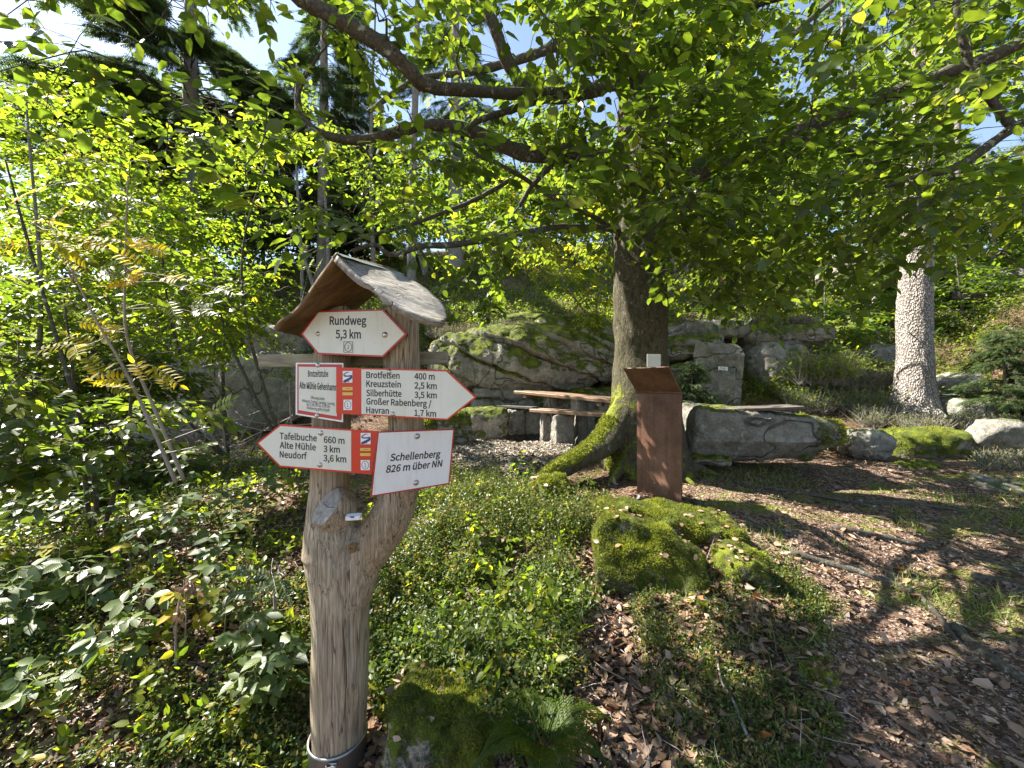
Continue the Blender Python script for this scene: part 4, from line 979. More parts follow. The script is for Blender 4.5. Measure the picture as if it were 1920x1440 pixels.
# ------------------------------------------------------------ conifers
def spruce(label, base, h, rr, seed, z0=.12, dens=1.0, cat='conifer', name='spruce_tree', lean=0.0, tr=None, soft=.7, bark='bark_far', size=.16, crown_from=None, mat='needle'):
    g = Hp(*base); root = thing(name, (base[0], base[1], g), label, cat)
    r = np.random.default_rng(seed); tr = tr or h * .016 + .03
    mb = MB(); zz = np.linspace(0, 1, 24); pl = np.stack([base[0] + lean * zz * h, np.full(24, base[1]), g - .1 + zz * h], -1)
    V, F = tube(pl, tr * (1 - zz * .93) * (1 + .55 * np.exp(-zz * h / .35)), 20, True, .04, seed); mb.add(V, F); mb.build('trunk', M[bark], root)
    br = MB(); lv = Leaves()
    c0 = crown_from if crown_from is not None else z0 * h
    nb = int((h - c0) * 15 * dens)
    for q in range(nb):
        z = c0 + (h - c0) * (q + r.random()) / nb; f = 1 - (z - c0) / (h - c0)
        L = rr * (f ** .8) * r.uniform(.75, 1.15) + .12; an = r.uniform(0, 2 * math.pi)
        dr = np.array([math.cos(an), math.sin(an), 0]); p0 = np.array([base[0] + lean * z, base[1], g + z])
        pts = [p0, p0 + dr * L * .5 + Z * .02 * L, p0 + dr * L - Z * L * .22 + Z * .05]
        c_ = catmull(pts, 6)
        if not sun_ok(c_[2:], soft).all(): continue
        V, F = tube(c_, np.linspace(.012 + .006 * L, .004, 6), 4, False); br.add(V, F)
        m = max(5, int(L * 40 * dens)); u_ = r.uniform(.15, 1, m) ** .8
        P = np.stack([np.interp(u_ * 5, np.arange(6), c_[:, i]) for i in range(3)], -1)
        P = P[sun_ok(P, soft) & ~in_gap(P)]; m = len(P)
        if m == 0: continue
        u_ = u_[:m]; sd = np.cross(dr, Z); sg = r.choice([-1, 1], m)[:, None]
        D = unit(dr * .6 + sg * sd * .8 + r.normal(size=(m, 3)) * .15 - Z * .45)
        lv.add(P, D, unit(Z + .5 * r.normal(size=(m, 3))), size * (1.25 - .6 * u_) * (.5 + .5 * min(1, L)), size * .35, r.random(m))
        # hanging secondary sprays
        P2 = P + D * (size * .5) + r.normal(size=(m, 3)) * .03
        lv.add(P2, unit(D + dr * .6 - Z * .3 + .3 * r.normal(size=(m, 3))), unit(Z + .7 * r.normal(size=(m, 3))), size * .8, size * .3, r.random(m))
    br.build('branches', M['twig'], root, kind='stuff')
    lv.build(root, M[mat], name='needles', tmpl=_LTN)
    return root
# a needle twig: a spine with side barbs
_v = [[0, 0, 0], [1, 0, -.1]]; _f = []
for i in range(5):
    x = .08 + .18 * i
    for s_ in (1, -1):
        b0 = len(_v); _v += [[x, 0, 0], [x + .07, 0, 0], [x + .22, s_ * (.95 - .1 * i), -.06]]; _f.append([b0, b0 + 1, b0 + 2] if s_ < 0 else [b0 + 1, b0, b0 + 2])
_v += [[.7, .12, 0], [.7, -.12, 0]]; _f.append([len(_v) - 2, len(_v) - 1, 1])
_LTN = (np.array(_v, float), np.array(_f))
spruce('tall dark conifer towering over the left side against the white sky', (-12.5, 15.0), 22, 4.3, 60, size=.46, dens=1.6, crown_from=5, soft=.6)
spruce('dark conifer just right of the towering one, half hidden by leaves', (-7.8, 16.0), 17, 3.2, 61, size=.40, dens=1.2, soft=.6)
spruce('spruce with hanging twigs whose top shows beside the patch of blue sky', (-2.2, 15.0), 17.5, 2.6, 62, size=.34, dens=.9, crown_from=5)
spruce('spruce far behind the right limb of the big tree', (9.5, 19.0), 14, 3.0, 63, size=.4, dens=.8)
spruce('spruce at the upper right behind the pale trunk', (17.5, 15.5), 14, 3.0, 64, size=.38, dens=.8)
spruce('small dense young spruce before the left side of the standing slab', tuple(at(1297, 800, 7.0)[:2]), 1.25, .42, 65, size=.085, dens=6, z0=.02, cat='young spruce', mat='needle')
spruce('young spruce with light green tips at the right edge', tuple(at(1885, 730, 6.3)[:2]), 1.5, .62, 66, size=.10, dens=5, z0=.02, cat='young spruce')
spruce('thin young spruce on the slope left of the pale trunk', tuple(at(1520, 690, 8.6)[:2]), 1.2, .45, 67, size=.10, dens=3, z0=.02, cat='young spruce')
# pale trunk on the right: tall spruce, its crown far above the frame
b0 = at(1712, 765, 7.0); g = Hp(b0[0], b0[1])
sp_root = thing('spruce_tree', (b0[0], b0[1], g), 'spruce with pale grey scaly sunlit trunk at the right beside the path', 'spruce tree')
zz = np.linspace(0, 1, 110); hh = 17.0
pl = np.stack([b0[0] + .012 * zz * hh, np.full(110, b0[1]), g - .15 + zz ** 1.5 * hh], -1)
rr = .262 * (1 - .75 * zz ** 1.5) * (1 + .75 * np.exp(-(zz ** 1.5 * hh) / .28))
V, F = tube(pl, rr, 120, True)
ctr = np.array([b0[0], b0[1], 0]); rad_ = V - ctr; rad_[:, 2] = 0; rad_ = unit(rad_)
sc = vnoise(V * [1, 1, .7], 26, 3); fl = np.clip(sc * 2.2, -.4, .6)
V = V + rad_ * (.010 * fl + .022 * fbm(V * [1, 1, .4], 2.5, 3, 9))[:, None]
mb = MB(); mb.add(V, F); mb.build('trunk', M['spruce_bark'], sp_root)
for (a1, l) in [(-.3, .9), (-2.6, .6), (-1.5, .7), (1.2, .8)]:
    pp = []
    for f in (0, .3, .6, 1.0):
        x_, y_ = b0[0] + math.cos(a1) * (.15 + l * f), b0[1] + math.sin(a1) * (.15 + l * f); pp.append([x_, y_, Hp(x_, y_) + .16 * (1 - f) ** 1.5 - .02])
    mb = MB(); V, F = tube(catmull(pp, 10), np.linspace(.10, .03, 10), 10, True, .1); mb.add(V, F); mb.build('root', M['spruce_bark'], sp_root)
mb = MB(); lv = Leaves(); r = np.random.default_rng(8)
for q in range(90):
    z = r.uniform(5.5, 16.5); an = r.uniform(0, 6.28); L = 2.6 * (1 - (z - 5) / 14) * r.uniform(.6, 1.1); dr = np.array([math.cos(an), math.sin(an), 0])
    p0 = np.array([b0[0] + .012 * z, b0[1], g + z]); c_ = catmull([p0, p0 + dr * L * .5, p0 + dr * L - Z * L * .3], 6)
    V, F = tube(c_, np.linspace(.03, .006, 6), 4, False); mb.add(V, F)
    m = int(L * 26); u_ = r.uniform(.2, 1, m); P = np.stack([np.interp(u_ * 5, np.arange(6), c_[:, i]) for i in range(3)], -1)
    ok = sun_ok(P, .9); P = P[ok]; m = len(P)
    if m == 0: continue
    D = unit(dr * .5 + r.choice([-1, 1], m)[:, None] * np.cross(dr, Z) * .8 - Z * .6 + .2 * r.normal(size=(m, 3)))
    lv.add(P, D, unit(Z + .5 * r.normal(size=(m, 3))), .36, .12, r.random(m))
mb.build('branches', M['twig'], sp_root, kind='stuff'); lv.build(sp_root, M['needle'], name='needles', tmpl=_LTN)
# dead branch stubs on the trunk
for z, a1, l in [(1.35, -2.6, .10), (1.9, -1.0, .07), (1.2, -.4, .05), (2.5, -2.3, .14)]:
    p0 = np.array([b0[0] + .22 * math.cos(a1), b0[1] + .22 * math.sin(a1), g + z]); mb = MB(); V, F = tube([p0, p0 + np.array([math.cos(a1), math.sin(a1), .1]) * l], [.012, .008], 6, True); mb.add(V, F); mb.build('branch_stub', M['twig_grey'], sp_root)
# bare grey trunks on the slope
for u, v0, Y, rr_, hh, lab in [(777, 590, 12.5, .16, 14, 'bare grey trunk on the slope between sign roof and the big tree'), (1585, 560, 12.5, .10, 13, 'thin bare trunk on the slope left of the pale spruce'), (1490, 600, 11.5, .05, 8, 'very thin bare stem on the slope right of the standing slab'),
                               (700, 560, 15, .10, 12, 'thin grey trunk on the slope above the sign roof'), (1060, 540, 14, .06, 9, 'thin pale stem on the slope left of the beech trunk'), (1310, 540, 14, .09, 12, 'grey trunk on the slope right of the beech trunk'), (560, 610, 11, .05, 8, 'thin stem on the slope left of the sign roof'), (1800, 560, 13, .12, 13, 'grey trunk on the slope near the right edge'), (62, 700, 5.0, .035, 5, 'slim grey stem among the bushes at the left edge')]:
    p = at(u, v0, Y); g_ = Hp(p[0], p[1]); root = thing('tree', (p[0], p[1], g_), lab, 'tree')
    zz = np.linspace(0, 1, 20); pl = np.stack([p[0] + .1 * np.sin(zz * 5 + u), np.full(20, p[1]), g_ - .1 + zz * hh], -1)
    mb = MB(); V, F = tube(pl, rr_ * (1 - .7 * zz), 12, True, .06, u); mb.add(V, F); mb.build('trunk', M['bark_far'], root)
    t = Tree([pl[-1], pl[-4], pl[-7]], [.03] * 3, u); c_ = np.array([p[0], p[1], g_ + hh * .85])
    rg = np.random.default_rng(u); t.grow([c_ + unit(rg.normal(size=3)) * [rr_ * 12, rr_ * 12, hh * .15] for _ in range(14)], leaf=.15, ntw=7, nlf=7, twig=.6, tsides=0, lit_test=True, rb=.01)
    t.wood.build('branches', M['twig'], root, kind='stuff'); t.lv.build(root, M['leaf_far'], tmpl=_LT2)
# ------------------------------------------------------------ the signpost
M['post_wood'] = wood_mat('weathered_post_wood', (0.095, 0.078, 0.054), (0.50, 0.41, 0.29), (120, 120, 5.0), crack=.8)
M['stem_wood'] = wood_mat('brown_stem_wood', (0.10, 0.062, 0.025), (0.30, 0.21, 0.105), (100, 100, 5.0), crack=.8)
M['roof_under'] = wood_mat('roof_underside_wood', (0.06, 0.036, 0.014), (0.19, 0.12, 0.05), (14, 50, 14), crack=.4)
M['roof_top'] = wood_mat('grey_weathered_roof_wood', (0.075, 0.068, 0.058), (0.36, 0.34, 0.30), (16, 60, 60), crack=.8)
M['end_grain'] = wood_mat('cut_end_grain', (0.13, 0.115, 0.095), (0.36, 0.33, 0.285), (26, 26, 26), crack=.5)
M['plank_grey'] = wood_mat('grey_green_plank', (0.17, 0.155, 0.10), (0.40, 0.37, 0.27), (5, 40, 60), crack=.3)
M['plank'] = wood_mat('varnished_plank', (0.12, 0.068, 0.038), (0.27, 0.18, 0.11), (6, 30, 60), rough=.45, crack=.2, spec=.5)
M['plank_dark'] = wood_mat('weathered_dark_plank', (0.06, 0.055, 0.05), (0.19, 0.17, 0.15), (6, 30, 60), crack=.4)
def sign_mat(name, col):
    m, nt, out = newmat(name); k = N(nt); P = pos(k)
    g = k.step(k.noise(P, 9, 6, .7), .42, .75); sp = k.step(k.noise(P, 170, 2, .5), .70, .76); st = k.step(k.noise(k.scaled(P, (60, 60, 5)), 1, 4, .6), .5, .8)
    c = k.mix(k.math('MULTIPLY', g, .35), col, tuple(x * f for x, f in zip(col, (.78, .80, .68)))); c = k.mix(k.math('MULTIPLY', st, .22), c, (.30, .31, .22)); c = k.mix(k.math('MULTIPLY', sp, .5), c, (.22, .21, .16))
    b = k.n('ShaderNodeBsdfPrincipled', {'Base Color': c, 'Roughness': .42, 'Specular IOR Level': .45}); nt.links.new(b.outputs[0], out.inputs[0]); return m
M['cream'] = sign_mat('cream_sign_face', (0.64, 0.64, 0.55)); M['white'] = sign_mat('white_sign_face', (0.76, 0.76, 0.74))
M['red'] = simple('red_sign_band', (0.55, 0.035, 0.012), .4, var=.05)
M['darkred'] = simple('dark_red_sign_border', (0.42, 0.03, 0.03), .4, var=.05)
M['ink'] = simple('black_ink', (0.018, 0.017, 0.017), .5)
M['blue'] = simple('blue_ink', (0.02, 0.04, 0.15), .5)
M['yellow'] = simple('yellow_mark', (0.68, 0.48, 0.09), .5)
M['steel'] = simple('screw_steel', (0.5, 0.47, 0.42), .32, metal=1.0)
M['clamp'] = simple('galvanised_band', (0.36, 0.36, 0.36), .45, metal=.9, var=.2)
M['flash'] = simple('grey_ridge_sheet', (0.22, 0.27, 0.25), .4, metal=.3, var=.25, scale=14)

gp = at(632, 1465, 1.72)
post = thing('signpost', (gp[0], gp[1], Hp(gp[0], gp[1])), 'forked wooden trunk post under a little bark roof carrying five hiking signs', 'signpost')
def px_tube(lst, sides=24, n=40):
    a = np.array([list(at(u, v, y)) + [wd / FPX * y / 2] for u, v, wd, y in lst]); c_ = catmull(a, n); return tube(c_[:, :3], c_[:, 3], sides), c_
(pa, ca) = px_tube([(636, 1600, 92, 1.72), (634, 1440, 92, 1.72), (636, 1300, 98, 1.72), (639, 1180, 99, 1.72), (640, 1100, 106, 1.72), (636, 1050, 116, 1.72), (626, 1000, 106, 1.71), (618, 950, 76, 1.70)])
(pb, cb) = px_tube([(626, 1030, 112, 1.71), (617, 975, 80, 1.70), (620, 900, 68, 1.70), (621, 800, 66, 1.70), (622, 700, 64, 1.70), (624, 620, 63, 1.70), (625, 556, 58, 1.70)])
(pc, cc) = px_tube([(650, 1110, 96, 1.72), (672, 1055, 88, 1.71), (705, 1010, 82, 1.70), (731, 970, 78, 1.69), (750, 925, 72, 1.68), (760, 880, 68, 1.67), (763, 820, 66, 1.66), (760, 760, 66, 1.65), (754, 690, 65, 1.64), (752, 630, 66, 1.63), (752, 578, 66, 1.62)])
lump = [px_tube([(590, 1012, 40, 1.66), (580, 1015, 30, 1.64)], 12, 6)[0], px_tube([(662, 1020, 24, 1.66), (660, 1024, 18, 1.62)], 12, 6)[0], px_tube([(603, 1035, 22, 1.66), (600, 1040, 14, 1.63)], 12, 6)[0]]
V, F, nr = remeshed([pa, pb, pc] + lump, 0.0065, smooth=5)
g1 = fbm(V * [1, 1, .07], 34, 4, 2)
V = V + nr * (0.0022 * g1 + 0.006 * fbm(V * [1, 1, .4], 5, 3, 6) - 0.007 * np.exp(-(vnoise(V * [1, 1, .10], 11, 12) / .05) ** 2))[:, None]
link('forked_trunk', mesh_np('forked_trunk', V - wloc(post), [F]), M['post_wood'], post)
# sawn-off branch with its cut face and splinters
cen = at(612, 950, 1.595); nn = unit(np.array([-0.30, -0.80, 0.42])); up = unit(Z - nn * (Z @ nn)); up = unit(up + .25 * X); sdv = unit(np.cross(up, nn))
ring = []; 
for q in range(36):
    a1 = q / 36 * 2 * math.pi; k_ = 1 + .10 * math.sin(2 * a1 + 1) + .05 * math.sin(5 * a1); ring.append((math.cos(a1) * .050 * k_, math.sin(a1) * .088 * k_))
mb = MB(); lay = []
for dpt, sc_ in [(-.10, 1.2), (-.03, 1.06), (-.004, 1.0), (0, .96)]:
    lay.append(np.array([cen + nn * dpt + sdv * x * sc_ + up * y * sc_ - (0 if dpt > -.05 else 1) * up * .02 for x, y in ring]))
Vv = np.concatenate(lay); j = np.arange(36); k_ = (j + 1) % 36
mb.add(Vv, np.concatenate([np.stack([L_ * 36 + j, L_ * 36 + k_, L_ * 36 + 36 + k_, L_ * 36 + 36 + j], -1) for L_ in range(3)])); stub = mb.build('branch_stub', M['post_wood'], post)
mb = MB(); grid = [cen + nn * .001]; fr = []
for ri in range(1, 7):
    for q in range(36):
        f = ri / 6 * .955; x, y = ring[q]; p = cen + sdv * x * f + up * y * f + nn * (.001 + (.0015 * math.sin(ri * 2.6) if ri < 6 else -.001) + .002 * float(vnoise(np.array([x * 90, y * 90, 1.]), 1, 4))); grid.append(p)
for q in range(36): fr.append([0, 1 + q, 1 + (q + 1) % 36])
Q_ = np.array([[1 + r_ * 36 + q, 1 + (r_ + 1) * 36 + q, 1 + (r_ + 1) * 36 + (q + 1) % 36, 1 + r_ * 36 + (q + 1) % 36] for r_ in range(5) for q in range(36)])
mb.add(np.array(grid), [np.array(fr), Q_]); mb.build('cut_face', M['end_grain'], stub)
mb = MB(); V_, F_ = tube([cen + nn * .002 - sdv * .035 + up * .01, cen + nn * .002 + sdv * .005 + up * .0, cen + nn * .002 + sdv * .045 + up * .012], [.0012, .002, .0015], 4); mb.add(V_, F_); mb.build('crack', M['ink'], stub)
# knots
for (u, v, y, s_) in [(661, 1027, 1.612, .017), (600, 1040, 1.60, .013)]:
    p = at(u, v, y); mb = MB()
    for rr_, dz in [(1.0, 0), (.62, .004)]:
        a1 = np.linspace(0, 2 * math.pi, 25)[:-1]; V_, F_ = tube([p + s_ * rr_ * (math.cos(t) * X + math.sin(t) * Z) - Y_ * dz for t in np.append(a1, a1[0])], .004, 6, False); mb.add(V_, F_)
    V_, F_ = tube([p + Y_ * .02, p - Y_ * .004], [s_ * .9, s_ * .35], 12); mb.add(V_, F_)
    mb.build('knot', M['stem_wood'], post)
# darker sheltered upper stems are the same timber: thin sheath of brown wood near the roof
# cross bar
def frame_box(p, q, h, t, mat, name, parent, up=Z, bev=.003):
    p = np.asarray(p); q = np.asarray(q); ax = unit(q - p); az = unit(up - ax * (up @ ax)); ay = np.cross(az, ax)
    mb = MB(); V_, F_ = box((p + q) / 2, ax, ay, az, np.linalg.norm(q - p) / 2, t / 2, h / 2, bev); mb.add(V_, F_); return mb.build(name, mat, parent, smooth=False)
frame_box(at(487, 677, 1.79), at(840, 671, 1.74), .058, .022, M['plank_grey'], 'crossbar', post)
# metal band at the foot
p = at(634, 1366, 1.72); mb = MB(); a1 = np.linspace(0, 2 * math.pi, 49)[:-1]; rb_ = .1165
rows = []
for rr_, dz in [(rb_, -.12), (rb_ + .004, -.12), (rb_ + .004, .0), (rb_ + .009, .004), (rb_ + .004, .010), (rb_, .010)]:
    rows.append(np.stack([p[0] + rr_ * np.cos(a1), p[1] + rr_ * np.sin(a1), np.full(48, p[2] + dz - .03)], -1))
j = np.arange(48); k_ = (j + 1) % 48
mb.add(np.concatenate(rows), np.concatenate([np.stack([L_ * 48 + j, L_ * 48 + k_, ((L_ + 1) % 6) * 48 + k_, ((L_ + 1) % 6) * 48 + j], -1) for L_ in range(6)]))
V_, F_ = box(p + np.array([.03, -.129, -.05]), X, Y_, Z, .022, .012, .014, .003); mb.add(V_, F_)
mb.build('metal_band', M['clamp'], post)

# roof: two naturally curved boards and a ridge sheet
def roof_board(front, back, thick, name, n=40, flipn=1, edge_seed=0, matt=None):
    f = catmull(np.array([at(*q) for q in front]), n); b_ = catmull(np.array([at(*q) for q in back]), n)
    m_ = 14; t = np.linspace(0, 1, m_)[None, :, None]
    G_ = f[:, None] * (1 - t) + b_[:, None] * t
    du = np.gradient(G_, axis=0); dv = np.gradient(G_, axis=1); nr_ = unit(np.cross(du, dv)) * flipn
    G_ = G_ + nr_ * (.004 * fbm(G_ * 1.0, 9, 4, edge_seed))[..., None]
    L_ = G_ - nr_ * thick * (1 + .25 * vnoise(G_, 8, edge_seed + 2))[..., None]
    top = G_.reshape(-1, 3); bot = L_.reshape(-1, 3); N0 = n * m_
    i = np.arange(n - 1)[:, None] * m_ + np.arange(m_ - 1)[None]; q = np.stack([i, i + 1, i + m_ + 1, i + m_], -1).reshape(-1, 4)
    def strip(ids): ids = np.asarray(ids); return np.stack([ids[:-1], ids[1:], ids[1:] + N0, ids[:-1] + N0], -1)
    e = [strip(np.arange(n) * m_), strip(np.arange(n)[::-1] * m_ + m_ - 1), strip(np.arange(m_)[::-1]), strip((n - 1) * m_ + np.arange(m_))]
    mb = MB(); V_ = np.vstack([top, bot]); mb.add(V_, np.concatenate([q, q[:, ::-1] + N0] + e)); o = mb.build(name, matt, post)
    return o
M['roof_l'] = M['roof_under']
roofL = roof_board([(634, 480, 1.40), (612, 508, 1.43), (590, 540, 1.46), (572, 570, 1.49), (552, 592, 1.52), (532, 604, 1.54), (519, 620, 1.55)],
           [(748, 512, 1.66), (722, 535, 1.68), (690, 562, 1.72), (655, 590, 1.78), (620, 612, 1.84), (590, 622, 1.88), (572, 634, 1.90)], .018, 'roof_board', flipn=1, edge_seed=3, matt=M['roof_under'])
roofR = roof_board([(632, 479, 1.398), (648, 500, 1.38), (672, 520, 1.36), (697, 531, 1.34), (716, 548, 1.32), (740, 566, 1.30), (770, 583, 1.28), (800, 594, 1.27), (832, 600, 1.26)],
           [(746, 511, 1.66), (762, 520, 1.60), (780, 530, 1.56), (798, 542, 1.52), (814, 553, 1.48), (825, 563, 1.44), (832, 573, 1.41), (837, 584, 1.38), (839, 596, 1.34)], .024, 'roof_board', flipn=1, edge_seed=9, matt=M['roof_top'])
mb = MB()
r0, r1 = at(632, 477, 1.40), at(750, 513, 1.68); ax = unit(r1 - r0)
dl = unit(at(612, 506, 1.43) - at(634, 480, 1.40)); dr_ = unit(at(664, 505, 1.36) - at(632, 479, 1.398))
for q, (dd, wd_) in enumerate([(dr_, .036), (dl, .030)]):
    n_ = 8; t = np.linspace(0, 1, n_); e0 = r0[None] + ax[None] * (t * np.linalg.norm(r1 - r0))[:, None] + Z * .006
    e1 = e0 + dd * wd_ + Z * .004 + .0015 * np.sin(t * 14)[:, None] * Z
    Vt = np.vstack([e0, e1, e0 - Z * .0015, e1 - Z * .0015]); i = np.arange(n_ - 1)
    Qs = np.concatenate([np.stack([i, i + 1, i + 1 + n_, i + n_], -1), np.stack([i + 2 * n_, i + 3 * n_, i + 3 * n_ + 1, i + 2 * n_ + 1], -1), np.stack([i + n_, i + n_ + 1, i + 3 * n_ + 1, i + 3 * n_], -1), np.stack([i, i + 2 * n_, i + 2 * n_ + 1, i + 1], -1)])
    mb.add(Vt, Qs)
mb.build('ridge_sheet', M['flash'], post, smooth=False)

# ---- sign boards
class Plane:
    def __init__(s, a, b, c):
        s.o = at(*a); s.n = unit(np.cross(at(*b) - s.o, at(*c) - s.o)); s.n = s.n if s.n[1] < 0 else -s.n
        s.upv = unit(at(*a) - at(*c))
    def hit(s, u, v, d=0.0):
        dr = at(u, v, 1.0) - np.array([0, 0, 1.6]); o = np.array([0, 0, 1.6])
        t = ((s.o + s.n * d - o) @ s.n) / (dr @ s.n); return o + dr * t

def poly_prism(pts, n, th):
    """pts front face corners (3d), extruded back by th"""
    k = len(pts); f = np.asarray(pts); b_ = f - n * th; c0 = f.mean(0); c1 = b_.mean(0)
    V_ = np.vstack([f, b_, c0, c1]); T_ = []; Q_ = []
    e = np.cross(f[1] - f[0], f[2] - f[1]) @ n
    for i in range(k):
        j = (i + 1) % k
        if e > 0: T_ += [[i, j, 2 * k], [k + j, k + i, 2 * k + 1]]; Q_.append([i, k + i, k + j, j])
        else: T_ += [[j, i, 2 * k], [k + i, k + j, 2 * k + 1]]; Q_.append([j, k + j, k + i, i])
    return V_, [np.array(T_), np.array(Q_)]
def inset(px, d):
    px = np.asarray(px, float); k = len(px); out_ = []; area = 0
    for i in range(k): area += px[i][0] * px[(i + 1) % k][1] - px[(i + 1) % k][0] * px[i][1]
    sg = 1 if area > 0 else -1
    for i in range(k):
        p0, p1, p2 = px[i - 1], px[i], px[(i + 1) % k]
        a = unit(p1 - p0); b_ = unit(p2 - p1); na = np.array([-a[1], a[0]]) * sg; nb = np.array([-b_[1], b_[0]]) * sg
        m_ = unit(na + nb); out_.append(p1 + m_ * d / max(.3, m_ @ na))
    return out_
def face(pl, px, d, mat, name, parent, th=.0006, **kw):
    mb = MB(); V_, F_ = poly_prism([pl.hit(u, v, d) for u, v in px], pl.n, th); mb.add(V_, F_); return mb.build(name, mat, parent, smooth=False, **kw)
_tc = {}; _font = None
def text_mesh(s_, bold=.014):
    if (s_, bold) in _tc: return _tc[(s_, bold)]
    global _font
    if _font is None:
        try: _font = bpy.data.fonts.load(bpy.utils.system_resource('DATAFILES', path='fonts') + '/Noto Sans CJK Regular.woff2')
        except Exception: _font = False
    cu = bpy.data.curves.new('text', 'FONT')
    if _font: cu.font = _font; cu.body = s_; cu.size = 1.0; cu.offset = bold; cu.resolution_u = 3
    o = bpy.data.objects.new('text', cu); C.collection.objects.link(o)
    dg = bpy.context.evaluated_depsgraph_get(); dg.update(); me = bpy.data.meshes.new_from_object(o.evaluated_get(dg))
    V_ = np.array([v.co[:] for v in me.vertices]).reshape(-1, 3); T_ = []
    for p in me.polygons:
        a = list(p.vertices)
        for i in range(1, len(a) - 1): T_.append([a[0], a[i], a[i + 1]])
    bpy.data.objects.remove(o); bpy.data.curves.remove(cu); bpy.data.meshes.remove(me)
    _tc[(s_, bold)] = (V_, np.array(T_)); return _tc[(s_, bold)]
CAPH = text_mesh('H', 0)[0][:, 1].max()
def put_text(mb, pl, s_, p0, p1, cap, d=.0012, bold=.010, upv=None):
    """p0,p1 pixel ends of the baseline, cap pixel height of a capital"""
    V_, T_ = text_mesh(s_, bold)
    a = pl.hit(*p0, d); b_ = pl.hit(*p1, d); x0, x1 = V_[:, 0].min(), V_[:, 0].max()
    c_ = pl.hit(p0[0], p0[1] - cap, d); hgt = (c_ - a) @ (upv if upv is not None else pl.upv)
    uv_ = upv if upv is not None else pl.upv
    P = a + (b_ - a) * ((V_[:, 0:1] - x0) / (x1 - x0)) + uv_ * (V_[:, 1:2] / CAPH * hgt)
    if np.cross(b_ - a, uv_) @ pl.n < 0: T_ = T_[:, ::-1]
    mb.add(P, T_)
def screw(pl, u, v, parent, rpx=4.2, d=.001):
    c_ = pl.hit(u, v, d); r_ = rpx / FPX * c_[1]; ax1 = unit(np.cross(pl.n, Z)); ax2 = np.cross(ax1, pl.n); mb = MB(); rows = []
    prof = [(1.25, 0), (1.25, .12), (1.0, .14), (.92, .4), (.6, .62), (.2, .7)]
    a1 = np.arange(16) / 16 * 2 * math.pi
    for rr_, h_ in prof: rows.append(c_ + r_ * rr_ * (np.cos(a1)[:, None] * ax1 + np.sin(a1)[:, None] * ax2) + pl.n * h_ * r_)
    j = np.arange(16); k_ = (j + 1) % 16; Qs = np.concatenate([np.stack([i * 16 + j, i * 16 + k_, i * 16 + 16 + k_, i * 16 + 16 + j], -1) for i in range(5)])
    V_ = np.vstack(rows + [[c_ + pl.n * .7 * r_]]); mb.add(V_, [Qs, np.stack([80 + j, 80 + k_, np.full(16, 96)], -1)]); mb.build('screw', M['steel'], parent)
def ring_mesh(mb, pl, cu, cv, ru, rv, w_, d):
    o_, i_ = [], []
    for q in range(32):
        a1 = q / 32 * 2 * math.pi; o_.append(pl.hit(cu + ru * math.cos(a1), cv + rv * math.sin(a1), d)); i_.append(pl.hit(cu + (ru - w_) * math.cos(a1), cv + (rv - w_) * math.sin(a1), d))
    j = np.arange(32); k_ = (j + 1) % 32; mb.add(np.vstack([o_, i_]), np.stack([k_, j, j + 32, k_ + 32], -1))
def logo(pl, q, parent):
    u0, v0, u1, v1 = q; W_, H_ = u1 - u0, v1 - v0; face(pl, [(u0, v0), (u1, v0), (u1, v1), (u0, v1)], .0014, M['white'], 'emblem_field', parent, .0004)
    # blue brush stroke zig-zag, growing thicker downwards
    pts = [(.68, .10), (.45, .12), (.12, .30), (.20, .42), (.55, .44), (.88, .42), (.90, .55), (.55, .74), (.18, .90), (.05, .95)]
    wd_ = [.015, .035, .05, .06, .055, .075, .10, .11, .12, .05]
    c_ = catmull(np.array([(x, y, w__) for (x, y), w__ in zip(pts, wd_)]), 40); t = unit(np.gradient(c_[:, :2], axis=0)); nn_ = np.stack([-t[:, 1], t[:, 0]], -1)
    mb = MB(); a = c_[:, :2] + nn_ * c_[:, 2:3]; b_ = c_[:, :2] - nn_ * c_[:, 2:3]
    a = np.clip(a, .02, .98); b_ = np.clip(b_, .02, .98)
    V_ = [pl.hit(u0 + W_ * x, v0 + H_ * y, .0019) for x, y in np.vstack([a, b_])]; i = np.arange(39)
    mb.add(np.array(V_), np.stack([i, i + 1, i + 41, i + 40], -1)); mb.build('emblem', M['blue'], parent, smooth=False)
    mb = MB(); V_, F_ = poly_prism([pl.hit(u0 + W_ * x, v0 + H_ * y, .0019) for x, y in [(.52, .86), (.64, .86), (.64, .93), (.52, .93)]], pl.n, .0003); mb.add(V_, F_); mb.build('emblem_dot', M['ink'], parent, smooth=False)
def bars(pl, qs, parent):
    for (u0, v0, u1, v1) in qs:
        o = face(pl, [(u0, v0), (u1, v0), (u1, v1), (u0, v1)], .0014, M['yellow'], 'yellow_bar', parent, .0004)
    u0, v0, u1, v1 = qs[0]; face(pl, [(u0 + 5, v0 + 2.5), (u1 - 4, v0 + 2.5), (u1 - 4, v0 + 3.1), (u0 + 5, v0 + 3.1)], .0019, M['ink'], 'fine_line', parent, .0003)
